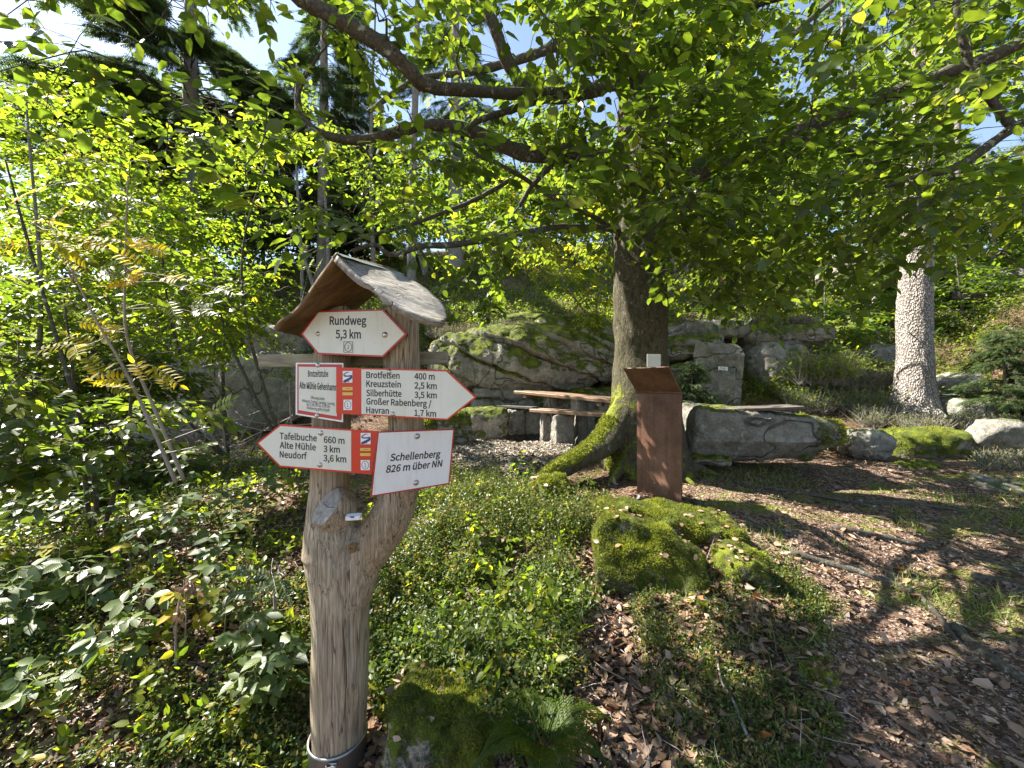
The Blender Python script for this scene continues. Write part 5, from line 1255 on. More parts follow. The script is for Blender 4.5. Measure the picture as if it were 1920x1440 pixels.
def number_box(pl, q, digit, parent, white=True):
    u0, v0, u1, v1 = q; cu, cv = (u0 + u1) / 2, (v0 + v1) / 2
    if white: face(pl, [(u0, v0), (u1, v0), (u1, v1), (u0, v1)], .0014, M['white'], 'number_field', parent, .0004)
    mb = MB(); ring_mesh(mb, pl, cu, cv, (u1 - u0) * .40, (v1 - v0) * .42, .9, .0019)
    put_text(mb, pl, digit, (cu - 1.8, cv + 3.9), (cu + 1.6, cv + 3.9), 7.6, .0019, 0)
    if not white:
        o_ = [pl.hit(*p_, .0019) for p_ in [(u0, v0), (u1, v0), (u1, v1), (u0, v1)]]; i_ = [pl.hit(*p_, .0019) for p_ in [(u0 + .8, v0 + .8), (u1 - .8, v0 + .8), (u1 - .8, v1 - .8), (u0 + .8, v1 - .8)]]
        mb.add(np.vstack([o_, i_]), np.array([[(i + 1) % 4, i, i + 4, (i + 1) % 4 + 4] for i in range(4)]))
    mb.build('number', M['ink'], parent, smooth=False)

def board(pl, outline, mat, name, label, th=.004):
    mb = MB(); V_, F_ = poly_prism([pl.hit(u, v, 0) for u, v in outline], pl.n, th); mb.add(V_, F_)
    o = mb.build(name, mat, post, smooth=False); o['label'] = label; return o
# 1 Rundweg
P1 = Plane((597, 583, 1.605), (718, 580, 1.545), (597, 663, 1.605)); ol = [(564, 626), (596, 583), (718, 579.5), (762.5, 626.5), (718, 669.5), (596, 664)]
s1 = board(P1, ol, M['darkred'], 'sign_board', 'double pointed sign reading Rundweg 5,3 km'); face(P1, inset(ol, 3.0), .0007, M['cream'], 'sign_face', s1)
mb = MB(); put_text(mb, P1, 'Rundweg', (618, 608.7), (687, 608.7), 15); put_text(mb, P1, '5,3 km', (629, 634), (676.7, 634.5), 15); mb.build('lettering', M['ink'], s1, smooth=False)
number_box(P1, (644, 640.3, 661.7, 661), '2', s1, white=False); screw(P1, 596, 626, s1, 3.6); screw(P1, 721.7, 628, s1, 4.6)
# 2 Brotzeitstube
P2 = Plane((555, 680, 1.615), (643, 680.7, 1.575), (555, 778, 1.615)); ol = [(554.6, 680), (643.3, 680.7), (642.7, 791.7), (554.2, 777.5)]
s2 = board(P2, ol, M['white'], 'sign_board', 'small rectangular sign of a tavern partly behind the right arrow'); face(P2, [(557.5, 682.6), (641, 683.2), (640.4, 788.3), (557.2, 775)], .0007, M['darkred'], 'red_frame', s2); face(P2, [(560, 687.6), (631.5, 688.6), (631.5, 780.5), (560, 768.8)], .0013, M['cream'], 'sign_face', s2)
mb = MB(); dd = .0017
put_text(mb, P2, 'Brotzeitstube', (577.3, 706), (615.3, 706.3), 11, dd, .01); put_text(mb, P2, 'Alte Mühle Gehenhammer', (561.3, 727.7), (640.5, 733.0), 11.5, dd, .012)
for s_, a_, b_ in [('Öffnungszeiten:', (582.7, 748), (609.3, 750.5)), ('Mittwoch, Freitag, Samstag, Sonntag', (566.7, 753.8), (627.5, 760)), ('ab 12.00 Uhr bis 19.00 Uhr', (575, 760.5), (619.3, 765.2)), ('Markierung gelb/rot/gelb', (575.7, 767), (618, 772))]: put_text(mb, P2, s_, a_, b_, 5.2, dd, .004)
mb.build('lettering', M['ink'], s2, smooth=False); screw(P2, 595.7, 684.7, s2, 3.6, .0015); screw(P2, 594, 779.3, s2, 3.4, .0015)
# 3 right arrow
P3 = Plane((655, 690, 1.548), (836, 695, 1.50), (655, 778, 1.548)); ol = [(630.3, 688.8), (837.7, 694), (893, 745), (839, 787.8), (630.3, 775.2)]
s3 = board(P3, ol, M['red'], 'sign_board', 'right pointing arrow sign listing five walks'); inn = inset(ol, 2.8); face(P3, [(677.7, 692.4), inn[1], inn[2], inn[3], (677.7, 776)], .0007, M['cream'], 'sign_face', s3)
mb = MB()
for s_, a_, b_ in [('Brotfelsen', (686.7, 708.5), (749.3, 710)), ('400 m', (777, 711), (815, 711.8)), ('Kreuzstein', (686.7, 725), (751.7, 726.5)), ('2,5 km', (777, 728.3), (819, 729.5)), ('Silberhütte', (686.7, 742.3), (753, 744)), ('3,5 km', (777, 745.8), (819, 746.8)),
                   ('Großer Rabenberg /', (686.7, 757.8), (809, 763)), ('Havran', (686.7, 774.3), (729.3, 776)), ('1,7 km', (777, 779.6), (817.7, 781.5))]: put_text(mb, P3, s_, a_, b_, 11.2, .0012, .009)
mb.build('lettering', M['ink'], s3, smooth=False); logo(P3, (642.7, 695.5, 660.7, 717.5), s3); bars(P3, [(642, 725.7, 661, 731.7), (642, 735.7, 661, 741.2)], s3); number_box(P3, (644, 749.3, 660, 768.8), '1', s3); screw(P3, 729.5, 697, s3, 3.8); screw(P3, 736.5, 776.5, s3, 3.8)
# 4 left arrow
P4 = Plane((525, 796, 1.60), (708, 808, 1.552), (525, 875, 1.60)); ol = [(481, 831), (525, 796), (708.3, 808.6), (697.3, 890), (524.5, 875.3)]
s4 = board(P4, ol, M['red'], 'sign_board', 'left pointing arrow sign with three destinations'); inn = inset(ol, 2.8); face(P4, [inn[0], inn[1], (658.4, 808.1), (658.4, 883.6), inn[4]], .0007, M['cream'], 'sign_face', s4)
mb = MB()
for s_, a_, b_ in [('Tafelbuche', (524.3, 823), (594, 827.5)), ('660 m', (607, 830), (646, 832.2)), ('Alte Mühle', (524.3, 840), (592.3, 844.6)), ('3 km', (606.3, 847.3), (637.3, 848.8)), ('Neudorf', (524.3, 857.5), (575.3, 860.8)), ('3,6 km', (606.3, 864.5), (649.3, 867))]: put_text(mb, P4, s_, a_, b_, 11.6, .0012, .009)
mb.build('lettering', M['ink'], s4, smooth=False); logo(P4, (676.3, 811.8, 695, 833), s4); bars(P4, [(675.3, 840, 694.7, 845.4), (675.3, 849.6, 694.7, 855)], s4); number_box(P4, (676.3, 862.7, 693.3, 881.5), '1', s4); screw(P4, 601.7, 811.7, s4, 4.2); screw(P4, 599.7, 871.5, s4, 4.2)
# 5 Schellenberg
P5 = Plane((709, 809, 1.50), (852, 804, 1.71), (696, 931, 1.50)); ol = [(708.3, 809.3), (852, 804), (843, 907.5), (695.3, 931.5)]
s5 = board(P5, ol, M['darkred'], 'sign_board', 'rectangular sign reading Schellenberg 826 m über NN'); face(P5, inset(ol, 2.4), .0007, M['white'], 'sign_face', s5)
mb = MB(); up5 = unit(P5.hit(738, 840) - P5.hit(733.5, 870)); put_text(mb, P5, 'Schellenberg', (731, 864.5), (825, 857), 13, .0012, .010, up5); put_text(mb, P5, '826 m über NN', (723.3, 886.5), (828.3, 874.5), 13, .0012, .010, up5); mb.build('lettering', M['ink'], s5, smooth=False)
screw(P5, 782.3, 818, s5, 4.4); screw(P5, 780, 905, s5, 4.4)
# small plastic tag in the fork
tp_ = at(663, 969, 1.60); tgr = thing('trail_tag', tp_ - Z * .012, 'tiny white plastic tag lying in the fork of the signpost', 'tag')
mb = MB(); V_, F_ = box(tp_, unit([1, .1, .02]), unit([-.1, 1, .2]), unit(np.cross([1, .1, .02], [-.1, 1, .2])), .030, .016, .009, .003); mb.add(V_, F_); mb.build('body', M['white'], tgr, smooth=False)
mb = MB(); V_, F_ = box(tp_ + np.array([0, -.016, .004]), X, Y_, Z, .009, .0012, .003); mb.add(V_, F_); mb.build('mark', M['blue'], tgr, smooth=False)

# ------------------------------------------------------------ rust coloured steel column
m, nt, out = newmat('weathering_steel'); k = N(nt); P = pos(k)
f = k.noise(P, 4, 6, .6); f2 = k.noise(P, 60, 4, .7); st = k.noise(k.scaled(P, (20, 20, 1.4)), 1.5, 4, .6)
col = k.ramp(k.math('ADD', k.math('MULTIPLY', f, .5), k.math('ADD', k.math('MULTIPLY', f2, .25), k.math('MULTIPLY', st, .25))), [(.38, (.07, .032, .018)), (.5, (.125, .06, .036)), (.63, (.19, .10, .066))])
col = k.mix(k.step(k.noise(P, 38, 5, .8), .66, .72), col, (.32, .24, .19))
b = k.n('ShaderNodeBsdfPrincipled', {'Base Color': col, 'Roughness': .55, 'Metallic': .15, 'Specular IOR Level': .4, 'Normal': k.bump(f2, .15, .002)}); nt.links.new(b.outputs[0], out.inputs[0]); M['rust'] = m
m, nt, out = newmat('cut_out_dark'); k = N(nt); b = k.n('ShaderNodeBsdfPrincipled', {'Base Color': (.03, .015, .01, 1), 'Roughness': .9}); nt.links.new(b.outputs[0], out.inputs[0]); M['cut'] = m
L0 = at(1194, 735, 3.53); R0 = at(1277, 733, 3.22); R0[2] = L0[2]; wv = unit(R0 - L0); wl_ = np.linalg.norm(R0 - L0); nf = np.array([wv[1], -wv[0], 0])
zb = Hp(L0[0], L0[1]) - .08; mid = (L0 + R0) / 2
col_root = thing('steel_column', (mid[0], mid[1], zb + .08), 'rust brown steel information column with tilted reading panel in front of the beech trunk', 'information column')
mb = MB(); hz = (L0[2] - zb) / 2; V_, F_ = box(np.array([mid[0], mid[1], zb + hz]) - nf * .012, wv, -nf, Z, wl_ / 2, .012, hz, .002); mb.add(V_, F_); mb.build('body', M['rust'], col_root, smooth=False)
tv = unit(nf * .215 + Z * .205); tn = unit(np.cross(wv, tv)); pc_ = mid + tv * .15 + Z * .006
mb = MB(); V_, F_ = box(pc_, wv, tn, tv, wl_ / 2 + .002, .007, .148, .002); mb.add(V_, F_); mb.build('reading_panel', M['rust'], col_root, smooth=False)
mb = MB(); V_, F_ = tube([L0 - wv * .001 + nf * .002, R0 + wv * .003 + nf * .002], .011, 12); mb.add(V_, F_); mb.build('weld_seam', M['rust'], col_root)
for q, (a_, b_) in enumerate([(.25, .30), (.42, .20), (.58, .12), (.2, .16)]):
    c_ = L0 + wv * wl_ * a_ + tv * b_ * .9 + (tn if tn @ nf > 0 and tn[2] < 0 else -tn) * 0.0075
# mirrored cut-out lettering running up the left edge (seen from the back)
V_, T_ = text_mesh('bre//nessietspfad', .004)
x0, x1 = V_[:, 0].min(), V_[:, 0].max(); zt, zbm = 1.6 - 45 / FPX * 3.5, 1.6 - 112 / FPX * 3.5
t_ = (V_[:, 0] - x0) / (x1 - x0); P = L0[None] + wv * (.028 + (V_[:, 1:2]) * .052) + nf * .0015; P[:, 2] = zbm + (zt - zbm) * t_
mb = MB(); mb.add(P, T_); mb.build('lettering', M['cut'], col_root, smooth=False)
mb = MB(); c_ = L0 + wv * wl_ * .42 + nf * .002; c_[2] = Hp(c_[0], c_[1]) + .13; V_, F_ = tube([c_, c_ + nf * .004], .006, 10); mb.add(V_, F_); mb.build('bolt', M['steel'], col_root)

# notice on the beech trunk
nc = at(1226, 676, 3.80); nroot = thing('notice', nc - Z * .06, 'small white paper notice fixed to the beech trunk just above the steel column', 'notice')
ax = unit([1, .12, 0]); ay = unit([-.12, 1, 0]); mb = MB(); V_, F_ = box(nc, ax, ay, Z, .071, .002, .062, .0008); mb.add(V_, F_); mb.build('sheet', M['cream'], nroot, smooth=False)
PN = Plane((1212, 664, 3.795), (1240, 664, 3.82), (1212, 700, 3.795)); PN.upv = Z
mb = MB(); put_text(mb, PN, 'Wegtafel', (1222, 670.5), (1234, 671), 2.6, .0035, .02)
for yy, a_, b_ in [(675.5, 1220, 1232), (678, 1222, 1230), (681.5, 1221, 1233), (683.6, 1221, 1233), (685.7, 1221, 1232)]:
    q = [PN.hit(u, v, .0035) for u, v in [(a_, yy), (b_, yy), (b_, yy + .8), (a_, yy + .8)]]; mb.add(np.array(q), np.array([[0, 1, 2, 3]]))
a1 = np.arange(14) / 14 * 6.283; V_ = [PN.hit(1219.5 + 1.7 * math.cos(t), 668.5 + 2.1 * math.sin(t), .0035) for t in a1]; mb.add(np.vstack([V_, np.mean(V_, 0)]), np.array([[i, (i + 1) % 14, 14] for i in range(14)]))
mb.build('print', M['ink'], nroot, smooth=False)
# plate on the standing slab
pc_ = at(1355.5, 691.3, 7.42); mb = MB(); ax = unit([1, .02, -.07]); V_, F_ = box(pc_, ax, Y_, np.cross(ax, Y_) if np.cross(ax, Y_)[2] > 0 else -np.cross(ax, Y_), .092, .006, .038, .002); mb.add(V_, F_); o = mb.build('plate', M['white'], slab_root, smooth=False)
PS = Plane((1346, 687, 7.413), (1364, 689, 7.413), (1346, 696, 7.413)); PS.upv = Z
mb = MB(); put_text(mb, PS, 'Privat', (1350.5, 691), (1360, 691.6), 2.4, .003, .01); put_text(mb, PS, 'Feuerstelle', (1348.5, 694.4), (1361.5, 695.4), 2.0, .003, .01); mb.build('lettering', M['blue'], o, smooth=False)

# ------------------------------------------------------------ picnic table and benches
def stone_post(name, u0, u1, v0, v1, Y, dep, mat, parent, seed, rz=0):
    c_ = at((u0 + u1) / 2, (v0 + v1) / 2, Y); wd_ = (u1 - u0) / FPX * Y; z0_ = Hp(c_[0], c_[1]) - .06; zt_ = at(0, v0, Y)[2]
    c_[2] = (z0_ + zt_) / 2; V_, F_ = rock_shape(c_, (wd_, dep, zt_ - z0_), rz=rz, seed=seed, k=9, n=16, amp=.05, rough=.012); mb = MB(); mb.add(V_, F_); return mb.build(name, mat, parent)
pt = at(1060, 745, 6.5)
tab = thing('picnic_table', (pt[0], pt[1], Hp(pt[0], pt[1])), 'table of two orange brown planks on rough stone legs before the rocks', 'table')
def plank(p, q, wd_, th, off_, mat, name, parent):
    p, q = np.asarray(p, float), np.asarray(q, float); ax = unit(q - p); pr = unit(np.cross(Z, ax)); c0 = off_ * pr
    return frame_box(p + c0 * 1, q + c0 * 1, th, wd_, mat, name, parent, bev=.006)
ta, tb_ = at(971, 735, 6.9), at(1160, 753.5, 5.65)
for o_ in (0, .25, .50): plank(ta, tb_, .235, .05, o_, M['plank'], 'table_plank', tab)
for f in (.12, .86):
    p = ta * (1 - f) + tb_ * f - Z * .055; pr = unit(np.cross(Z, tb_ - ta)); frame_box(p - pr * .1, p + pr * .6, .05, .07, M['plank'], 'batten', tab)
stone_post('stone_leg', 1022, 1052, 741, 815, 6.75, .30, M['rock'], tab, 70, .4); stone_post('stone_leg', 1075, 1098, 746, 830, 6.15, .26, M['rock_pale'], tab, 71, .3); stone_post('stone_leg', 1128, 1150, 750, 830, 5.9, .28, M['rock'], tab, 72, .2)
GBN = 'benches at the picnic table'
ba, bb_ = at(1000, 769, 6.3), at(1152, 779, 5.35); p = (ba + bb_) / 2
ben = thing('bench', (p[0], p[1], Hp(p[0], p[1])), 'front bench plank on two square stone blocks, nearest to the gravel', 'bench', GBN)
plank(ba, bb_, .22, .05, 0, M['plank'], 'seat_plank', ben); plank(ba, bb_, .10, .05, .18, M['plank'], 'seat_plank', ben)
stone_post('stone_leg', 1036, 1074, 776, 833, 5.95, .24, M['rock'], ben, 73, .25); stone_post('stone_leg', 1126, 1150, 781, 840, 5.45, .24, M['rock'], ben, 74, .2)
ba, bb_ = at(920, 759.5, 7.45), at(1022, 766, 6.85); p = (ba + bb_) / 2
ben = thing('bench', (p[0], p[1], Hp(p[0], p[1])), 'dark weathered bench plank lying on the low wall stones at the left', 'bench', GBN)
plank(ba, bb_, .24, .045, 0, M['plank_dark'], 'seat_plank', ben); stone_post('stone_leg', 1015, 1036, 768, 818, 6.7, .2, M['rock_pale'], ben, 75, .2)
ba, bb_ = at(1052, 768, 8.0), at(1150, 771, 7.6); p = (ba + bb_) / 2
ben = thing('bench', (p[0], p[1], Hp(p[0], p[1])), 'rear bench plank behind the table, mostly hidden by the tree', 'bench', GBN)
plank(ba, bb_, .26, .05, 0, M['plank'], 'seat_plank', ben); stone_post('stone_leg', 1090, 1112, 772, 815, 7.8, .24, M['rock_pale'], ben, 76, .2)
# plank seat on the boulder
ba, bb_ = at(1311, 770.5, 4.30), at(1502, 764, 4.12); p = (ba + bb_) / 2
ben = thing('bench_plank', p - Z * .05, 'long dark wooden seat plank bolted on top of the grey boulder beside the path', 'bench')
plank(ba, bb_, .20, .038, .02, M['plank_dark'], 'seat_plank', ben); plank(ba + Z * .002, bb_ + Z * .002, .12, .036, .20, M['plank_dark'], 'seat_plank', ben)
for u_, v_ in [(1336, 780), (1408, 775)]:
    q = at(u_, v_, 4.22); frame_box(q + Z * .015, q - Z * .09, .03, .012, M['clamp'], 'bracket', ben, up=X); frame_box(q + Z * .0, q + Y_ * .18, .012, .03, M['clamp'], 'bracket', ben)
# stick lying in the litter
st_pts = [ground_at(1342, 1228), ground_at(1352, 1290), ground_at(1378, 1340), ground_at(1404, 1408)]
mb = MB(); V_, F_ = tube(catmull([p_ + Z * .03 for p_ in st_pts], 16), np.linspace(.004, .0075, 16), 8, True, .15); mb.add(V_, F_)
tag(mb.build('fallen_stick', M['twig_grey'], None, loc=st_pts[0]), 'bare pale stick lying in the greenery in front of the moss rock', 'stick')
# ------------------------------------------------------------ ground cover and small plants
def on_ground(n, accept, yr=(1.0, 9.0), seed=0, ur=(-150, 2070), near=1.5):
    """random ground points, spread evenly over the ground within the wedge of view"""
    r = np.random.default_rng(seed); out_ = []; tot = 0
    while tot < n:
        m_ = 60000; y = yr[0] + (yr[1] - yr[0]) * r.random(m_) ** near
        u = r.uniform(*ur, m_); x = (u - 960) / FPX * y; z = H(x, y); P = np.stack([x, y, z], -1); uu, vv = proj(P)
        a = accept(uu, vv, P, r); P = P[a]; out_.append(P); tot += len(P)
        if len(out_) > 60: break
    return np.concatenate(out_)[:n]
LEFT = [(-200, 1500), (-200, 880), (100, 850), (300, 860), (420, 800), (560, 800), (600, 900), (590, 1500)]
BB1 = [(690, 1480), (680, 1150), (690, 900), (860, 895), (1010, 915), (1100, 1000), (1080, 1080), (1060, 1230), (1010, 1360), (960, 1440), (930, 1300), (760, 1290), (740, 1480)]
BB3 = [(1180, 1150), (1300, 1060), (1430, 1060), (1590, 1140), (1570, 1230), (1540, 1500), (1260, 1500), (1190, 1260)]
LITTER = [(1060, 1060), (1120, 1000), (1400, 1060), (1540, 1180), (1600, 1500), (560, 1500), (560, 1000), (900, 940)]
def ip(u, v, poly, P, amp=55, sc=2.2):
    return inpoly(u + amp * fbm(P, sc, 3, 61), v + amp * .8 * fbm(P, sc, 3, 62), poly)
def in_any(u, v, *ps):
    a = np.zeros(u.shape, bool)
    for p in ps: a |= inpoly(u, v, p)
    return a
def scatter_litter(name, n, size, acc, mat, label, seed, yr, tmpl=_LT6, near=1.5, lift=.006, tilt=.45, asp=.62, curl=True):
    P = on_ground(n, acc, yr, seed, near=near); r = np.random.default_rng(seed + 1); n = len(P)
    D = unit(np.concatenate([r.normal(size=(n, 2)), r.normal(size=(n, 1)) * .25], 1)); Nn = unit(Z + tilt * r.normal(size=(n, 3)))
    L = size * r.uniform(.5, 1.25, n); V, F, rn, luv = make_leaves(P + Z * (lift + r.random((n, 1)) * lift * 2), D, Nn, L, L * asp * r.uniform(.6, 1.1, n), tmpl, r.random(n) ** 1.1)
    if tmpl is _LT6: V = V + r.normal(size=V.shape) * (.045 * L.repeat(len(tmpl[0])))[:, None]
    if curl: V = V + (.25 * L.repeat(len(tmpl[0])) * (luv[:, 0] - .5) ** 2)[:, None] * Z
    mb = MB(); mb.add(V, F, rn, luv); o = mb.build(name, mat, None, kind='stuff'); o['label'] = label; return o
scatter_litter('leaf_litter', 26000, .058, lambda u, v, P, r: (inpoly(u, v, LITTER) | (inpoly(u, v, LEFT) & (r.random(u.shape) < .5)) | (r.random(u.shape) < .16)) & ~(ip(u, v, PATH, P, 60) & (r.random(u.shape) < .8 - .35 * (fbm(P, 1.5, 2, 33) > .2))), M['litter'], 'curled brown dead leaves covering the slope', 81, (1.0, 5.0))
scatter_litter('leaf_litter', 36000, .020, lambda u, v, P, r: (ip(u, v, PATH, P, 40) | (r.random(u.shape) < .3)) & ~inpoly(u, v, GRAV), M['litter_pale'], 'crumbled dead leaves and needles on the path', 82, (1.1, 6.0), tmpl=_LT2, tilt=.35, lift=.002)
scatter_litter('leaf_litter', 260, .075, lambda u, v, P, r: inpoly(u, v, PATH) & (r.random(u.shape) < .6), M['litter_pale'], 'single large orange brown leaves on the path', 83, (1.2, 3.2), tilt=.25)
scatter_litter('wood_chips', 16000, .042, lambda u, v, P, r: inpoly(u, v, GRAV), M['chip'], 'pale wood chips spread before the picnic table', 84, (3.4, 7.5), tmpl=_LT2, near=1.0, tilt=.35, lift=.003, asp=.8, curl=False)
scatter_litter('pale_chips', 9000, .02, lambda u, v, P, r: inpoly(u, v, PATH), M['chip'], 'small pale chips and needles in the path', 85, (1.2, 5.5), tmpl=_LT2, tilt=.3, lift=.001, asp=.35, curl=False)

# dead leaves caught on the mossy rocks
for q, (V, F, root) in enumerate(ROCKTOPS):
    r = np.random.default_rng(300 + q); nn = normals_of(V, F); cen = V[F].mean(1); a_ = np.where((nn[:, 2] > .55) & (vnoise(cen, 6, 8) > -.1))[0]
    if len(a_) < 20 or cen[0, 1] > 3.8: continue
    n = 40 + 8 * (q % 4); f_ = r.choice(a_, n); L = r.uniform(.025, .06, n)
    V2, F2, rn, luv = make_leaves(cen[f_] + Z * .014, unit(np.concatenate([r.normal(size=(n, 2)), np.zeros((n, 1))], 1)), unit(nn[f_] + .4 * r.normal(size=(n, 3))), L, L * .6, _LT6, r.random(n))
    mb = MB(); mb.add(V2 + r.normal(size=V2.shape) * .002, F2, rn, luv); mb.build('fallen_leaves', M['litter_pale'], root, kind='stuff')
def sprigs(name, P, h, nl, leaf, mat, label, seed, stem=None, lean=.35, asp=.6, tmpl=_LT2, fork=3, fill=.25):
    """little upright sprays: each has a few stems with leaves set along them"""
    r = np.random.default_rng(seed); n = len(P)
    hs = h * r.uniform(.35, 1.0, n) * np.clip(1 + .5 * fbm(P, 3.0, 2, seed), .5, 1.5); Ps, Ds, Ls, Ns = [], [], [], []
    st = MB()
    base = P - Z * .01
    for f in range(fork):
        d = unit(Z + lean * 1.4 * np.concatenate([r.normal(size=(n, 2)), np.zeros((n, 1))], 1)); hh = hs * r.uniform(.6, 1.0, n)
        m_ = max(2, nl // fork); t = (np.arange(m_) + .6) / m_
        t = fill + (1 - fill) * t
        B = base[:, None] + d[:, None] * (hh[:, None] * t[None])[..., None] + r.normal(size=(n, m_, 3)) * leaf * .15
        sd = unit(np.cross(d, unit(r.normal(size=(n, 3)))))
        sg = np.where(np.arange(m_) % 2, 1, -1)[None, :, None]
        D = unit(d[:, None] * .5 + sg * sd[:, None] * .9 + r.normal(size=(n, m_, 3)) * .35)
        Ps.append(B.reshape(-1, 3)); Ds.append(D.reshape(-1, 3)); Ns.append(unit(Z + .5 * r.normal(size=(n * m_, 3)) + .0)); Ls.append(leaf * r.uniform(.6, 1.2, n * m_))
        if stem:
            s_ = unit(np.cross(d, r.normal(size=(n, 3)))) * .0012; e = base + d * hh[:, None]
            st.add(np.stack([base - s_, base + s_, e], 1).reshape(-1, 3), np.arange(3 * n).reshape(-1, 3), rnd=.3)
    Pp, Dd, Nn, L = map(np.concatenate, (Ps, Ds, Ns, Ls)); V, F, rn, luv = make_leaves(Pp, Dd, Nn, L, L * asp, tmpl, r.random(len(Pp)))
    mb = MB(); mb.add(V, F, rn, luv); o = mb.build(name, mat, None, kind='stuff'); o['label'] = label
    if stem: q = st.build(name + '_stems', M[stem], None, smooth=False, kind='stuff'); q['label'] = label + ', their thin stems'
    return o
def patchy(P, sc, thr, seed, r): return fbm(P, sc, 3, seed) + .35 * r.normal(size=len(P)) > thr
P = on_ground(5600, lambda u, v, P, r: ip(u, v, BB1, P) & patchy(P, 2.3, np.where(v < 1080, .28, .15), 3, r), (1.25, 4.2), 90, near=1.0)
sprigs('bilberry_cover', P, .28, 15, .022, M['bilberry'], 'dense bilberry greenery on the slope right of the signpost', 91, stem='twig_green')
P = on_ground(1200, lambda u, v, P, r: ip(u, v, BB1, P) & (v > 1060) & patchy(P, 2.0, -.1, 4, r), (1.25, 3.2), 92, near=1.0)
sprigs('bilberry_cover', P, .2, 12, .036, M['bramble'], 'broader leaved low plants among the bilberries', 93, stem='twig_green', asp=.55)
P = on_ground(6500, lambda u, v, P, r: ip(u, v, LEFT, P) & patchy(P, 1.8, .05, 5, r), (1.35, 7.0), 94, near=1.2)
sprigs('bilberry_cover', P, .18, 14, .028, M['bilberry'], 'mixed low greenery under the bushes left of the signpost', 95, stem='twig_green')
P = on_ground(1700, lambda u, v, P, r: (ip(u, v, BB3, P) & patchy(P, 3.0, .2, 6, r)), (1.2, 3.2), 96, near=1.0)
sprigs('low_herbs', P, .085, 14, .019, M['bilberry'], 'low dark green herbs between the moss rock and the path', 97, stem='twig_green')
P = on_ground(700, lambda u, v, P, r: inpoly(u, v, [(1000, 905), (1100, 900), (1200, 960), (1120, 1010), (1080, 1050), (1010, 980)]), (2.3, 4.2), 98, near=1.0)
sprigs('bilberry_cover', P, .12, 15, .018, M['bilberry'], 'bilberry tufts between the tree root and the moss rock', 99, stem='twig_green')
P = on_ground(160, lambda u, v, P, r: inpoly(u, v, PATH) & (fbm(P, 1.6, 3, 15) > .25), (1.4, 4.5), 100, near=1.0)
sprigs('low_herbs', P, .03, 9, .014, M['bilberry'], 'tiny green seedlings in the path', 101)
P = on_ground(420, lambda u, v, P, r: inpoly(u, v, LEFT) | inpoly(u, v, BB1), (1.5, 4.5), 104, near=1.0)
sprigs('seedlings', P, .30, 12, .055, M['leaf_light'], 'taller broad leaved seedlings standing in the greenery', 105, stem='twig_green', tmpl=_LT6, fork=2, fill=.5)
P = on_ground(1300, lambda u, v, P, r: inpoly(u, v, LEFT) | inpoly(u, v, BB1) | inpoly(u, v, LITTER), (1.3, 5.0), 106, near=1.0); r = np.random.default_rng(12); mb = MB()
for p in P[:700]:
    d = unit([r.normal(), r.normal(), r.normal() * .25]); l = r.uniform(.05, .18); V, F = tube([p + Z * .012, p + Z * .02 + d * l * .5 + r.normal(size=3) * .01, p + Z * .02 + d * l], [.0028, .002, .001], 4, False); mb.add(V, F)
o = mb.build('dead_twigs', M['twig_grey'], None, kind='stuff'); o['label'] = 'thin grey dead twigs lying in the litter'
# grass
P = on_ground(7000, lambda u, v, P, r: (inpoly(u, v, BB3) & (r.random(u.shape) < .7)) | (inpoly(u, v, PATH) & (fbm(P, 1.4, 3, 16) > .35)) | (inpoly(u, v, [(930, 1230), (1010, 1270), (1010, 1400), (950, 1400)])), (1.2, 5.0), 102, near=1.1)
r = np.random.default_rng(3); n = len(P); D = unit(Z * .9 + r.normal(size=(n, 3)) * .6); L = r.uniform(.03, .09, n)
V, F, rn, luv = make_leaves(P, D, unit(r.normal(size=(n, 3))), L, L * .14, (np.array([[0, .3, 0], [0, -.3, 0], [.55, .22, .05], [.55, -.22, .05], [1, 0, -.1]]), np.array([[0, 1, 3], [0, 3, 2], [2, 3, 4]])), r.random(n))
mb = MB(); mb.add(V, F, rn, luv); o = mb.build('grass', M['grass'], None, kind='stuff'); o['label'] = 'thin grass blades beside and in the path'
# slope cover far back: heather, bilberry, brush
def slope(n, h, leaf, mat, label, seed, yr, thr, nseed, acc=None, nl=12, asp=.5):
    P = on_ground(n, lambda u, v, P, r: (P[:, 2] > 1.1) & (v > 380) & (fbm(P, .55, 3, nseed) + .3 * r.normal(size=len(P)) > thr) & (acc(u, v, P) if acc else True), yr, seed, near=.9, ur=(-100, 2020))
    sprigs('heather_cover' if mat == 'heather' else 'bilberry_cover', P, h, nl, leaf, M[mat], label, seed + 1, fork=3, asp=asp)
slope(9000, .5, .075, 'heather', 'pinkish brown heather and dry brush on the slope behind the rocks', 110, (8.2, 19), .0, 21)
slope(11000, .5, .085, 'leaf_farlight', 'yellow green bilberry cover on the slope behind the rocks', 112, (7.5, 20), -.1, 22)
slope(7000, .4, .075, 'leaf_far', 'dark undergrowth on the shaded slope', 114, (7.0, 18), -.1, 23)
slope(2500, .22, .035, 'bilberry', 'bilberry bushes round the spruce foot', 116, (5.0, 9.0), -.2, 24, acc=lambda u, v, P: (u > 1540) & ~inpoly(u, v, PATH) & ~inpoly(u, v, [(1640, 800), (1830, 790), (1960, 830), (1960, 860), (1560, 860), (1560, 800)]))
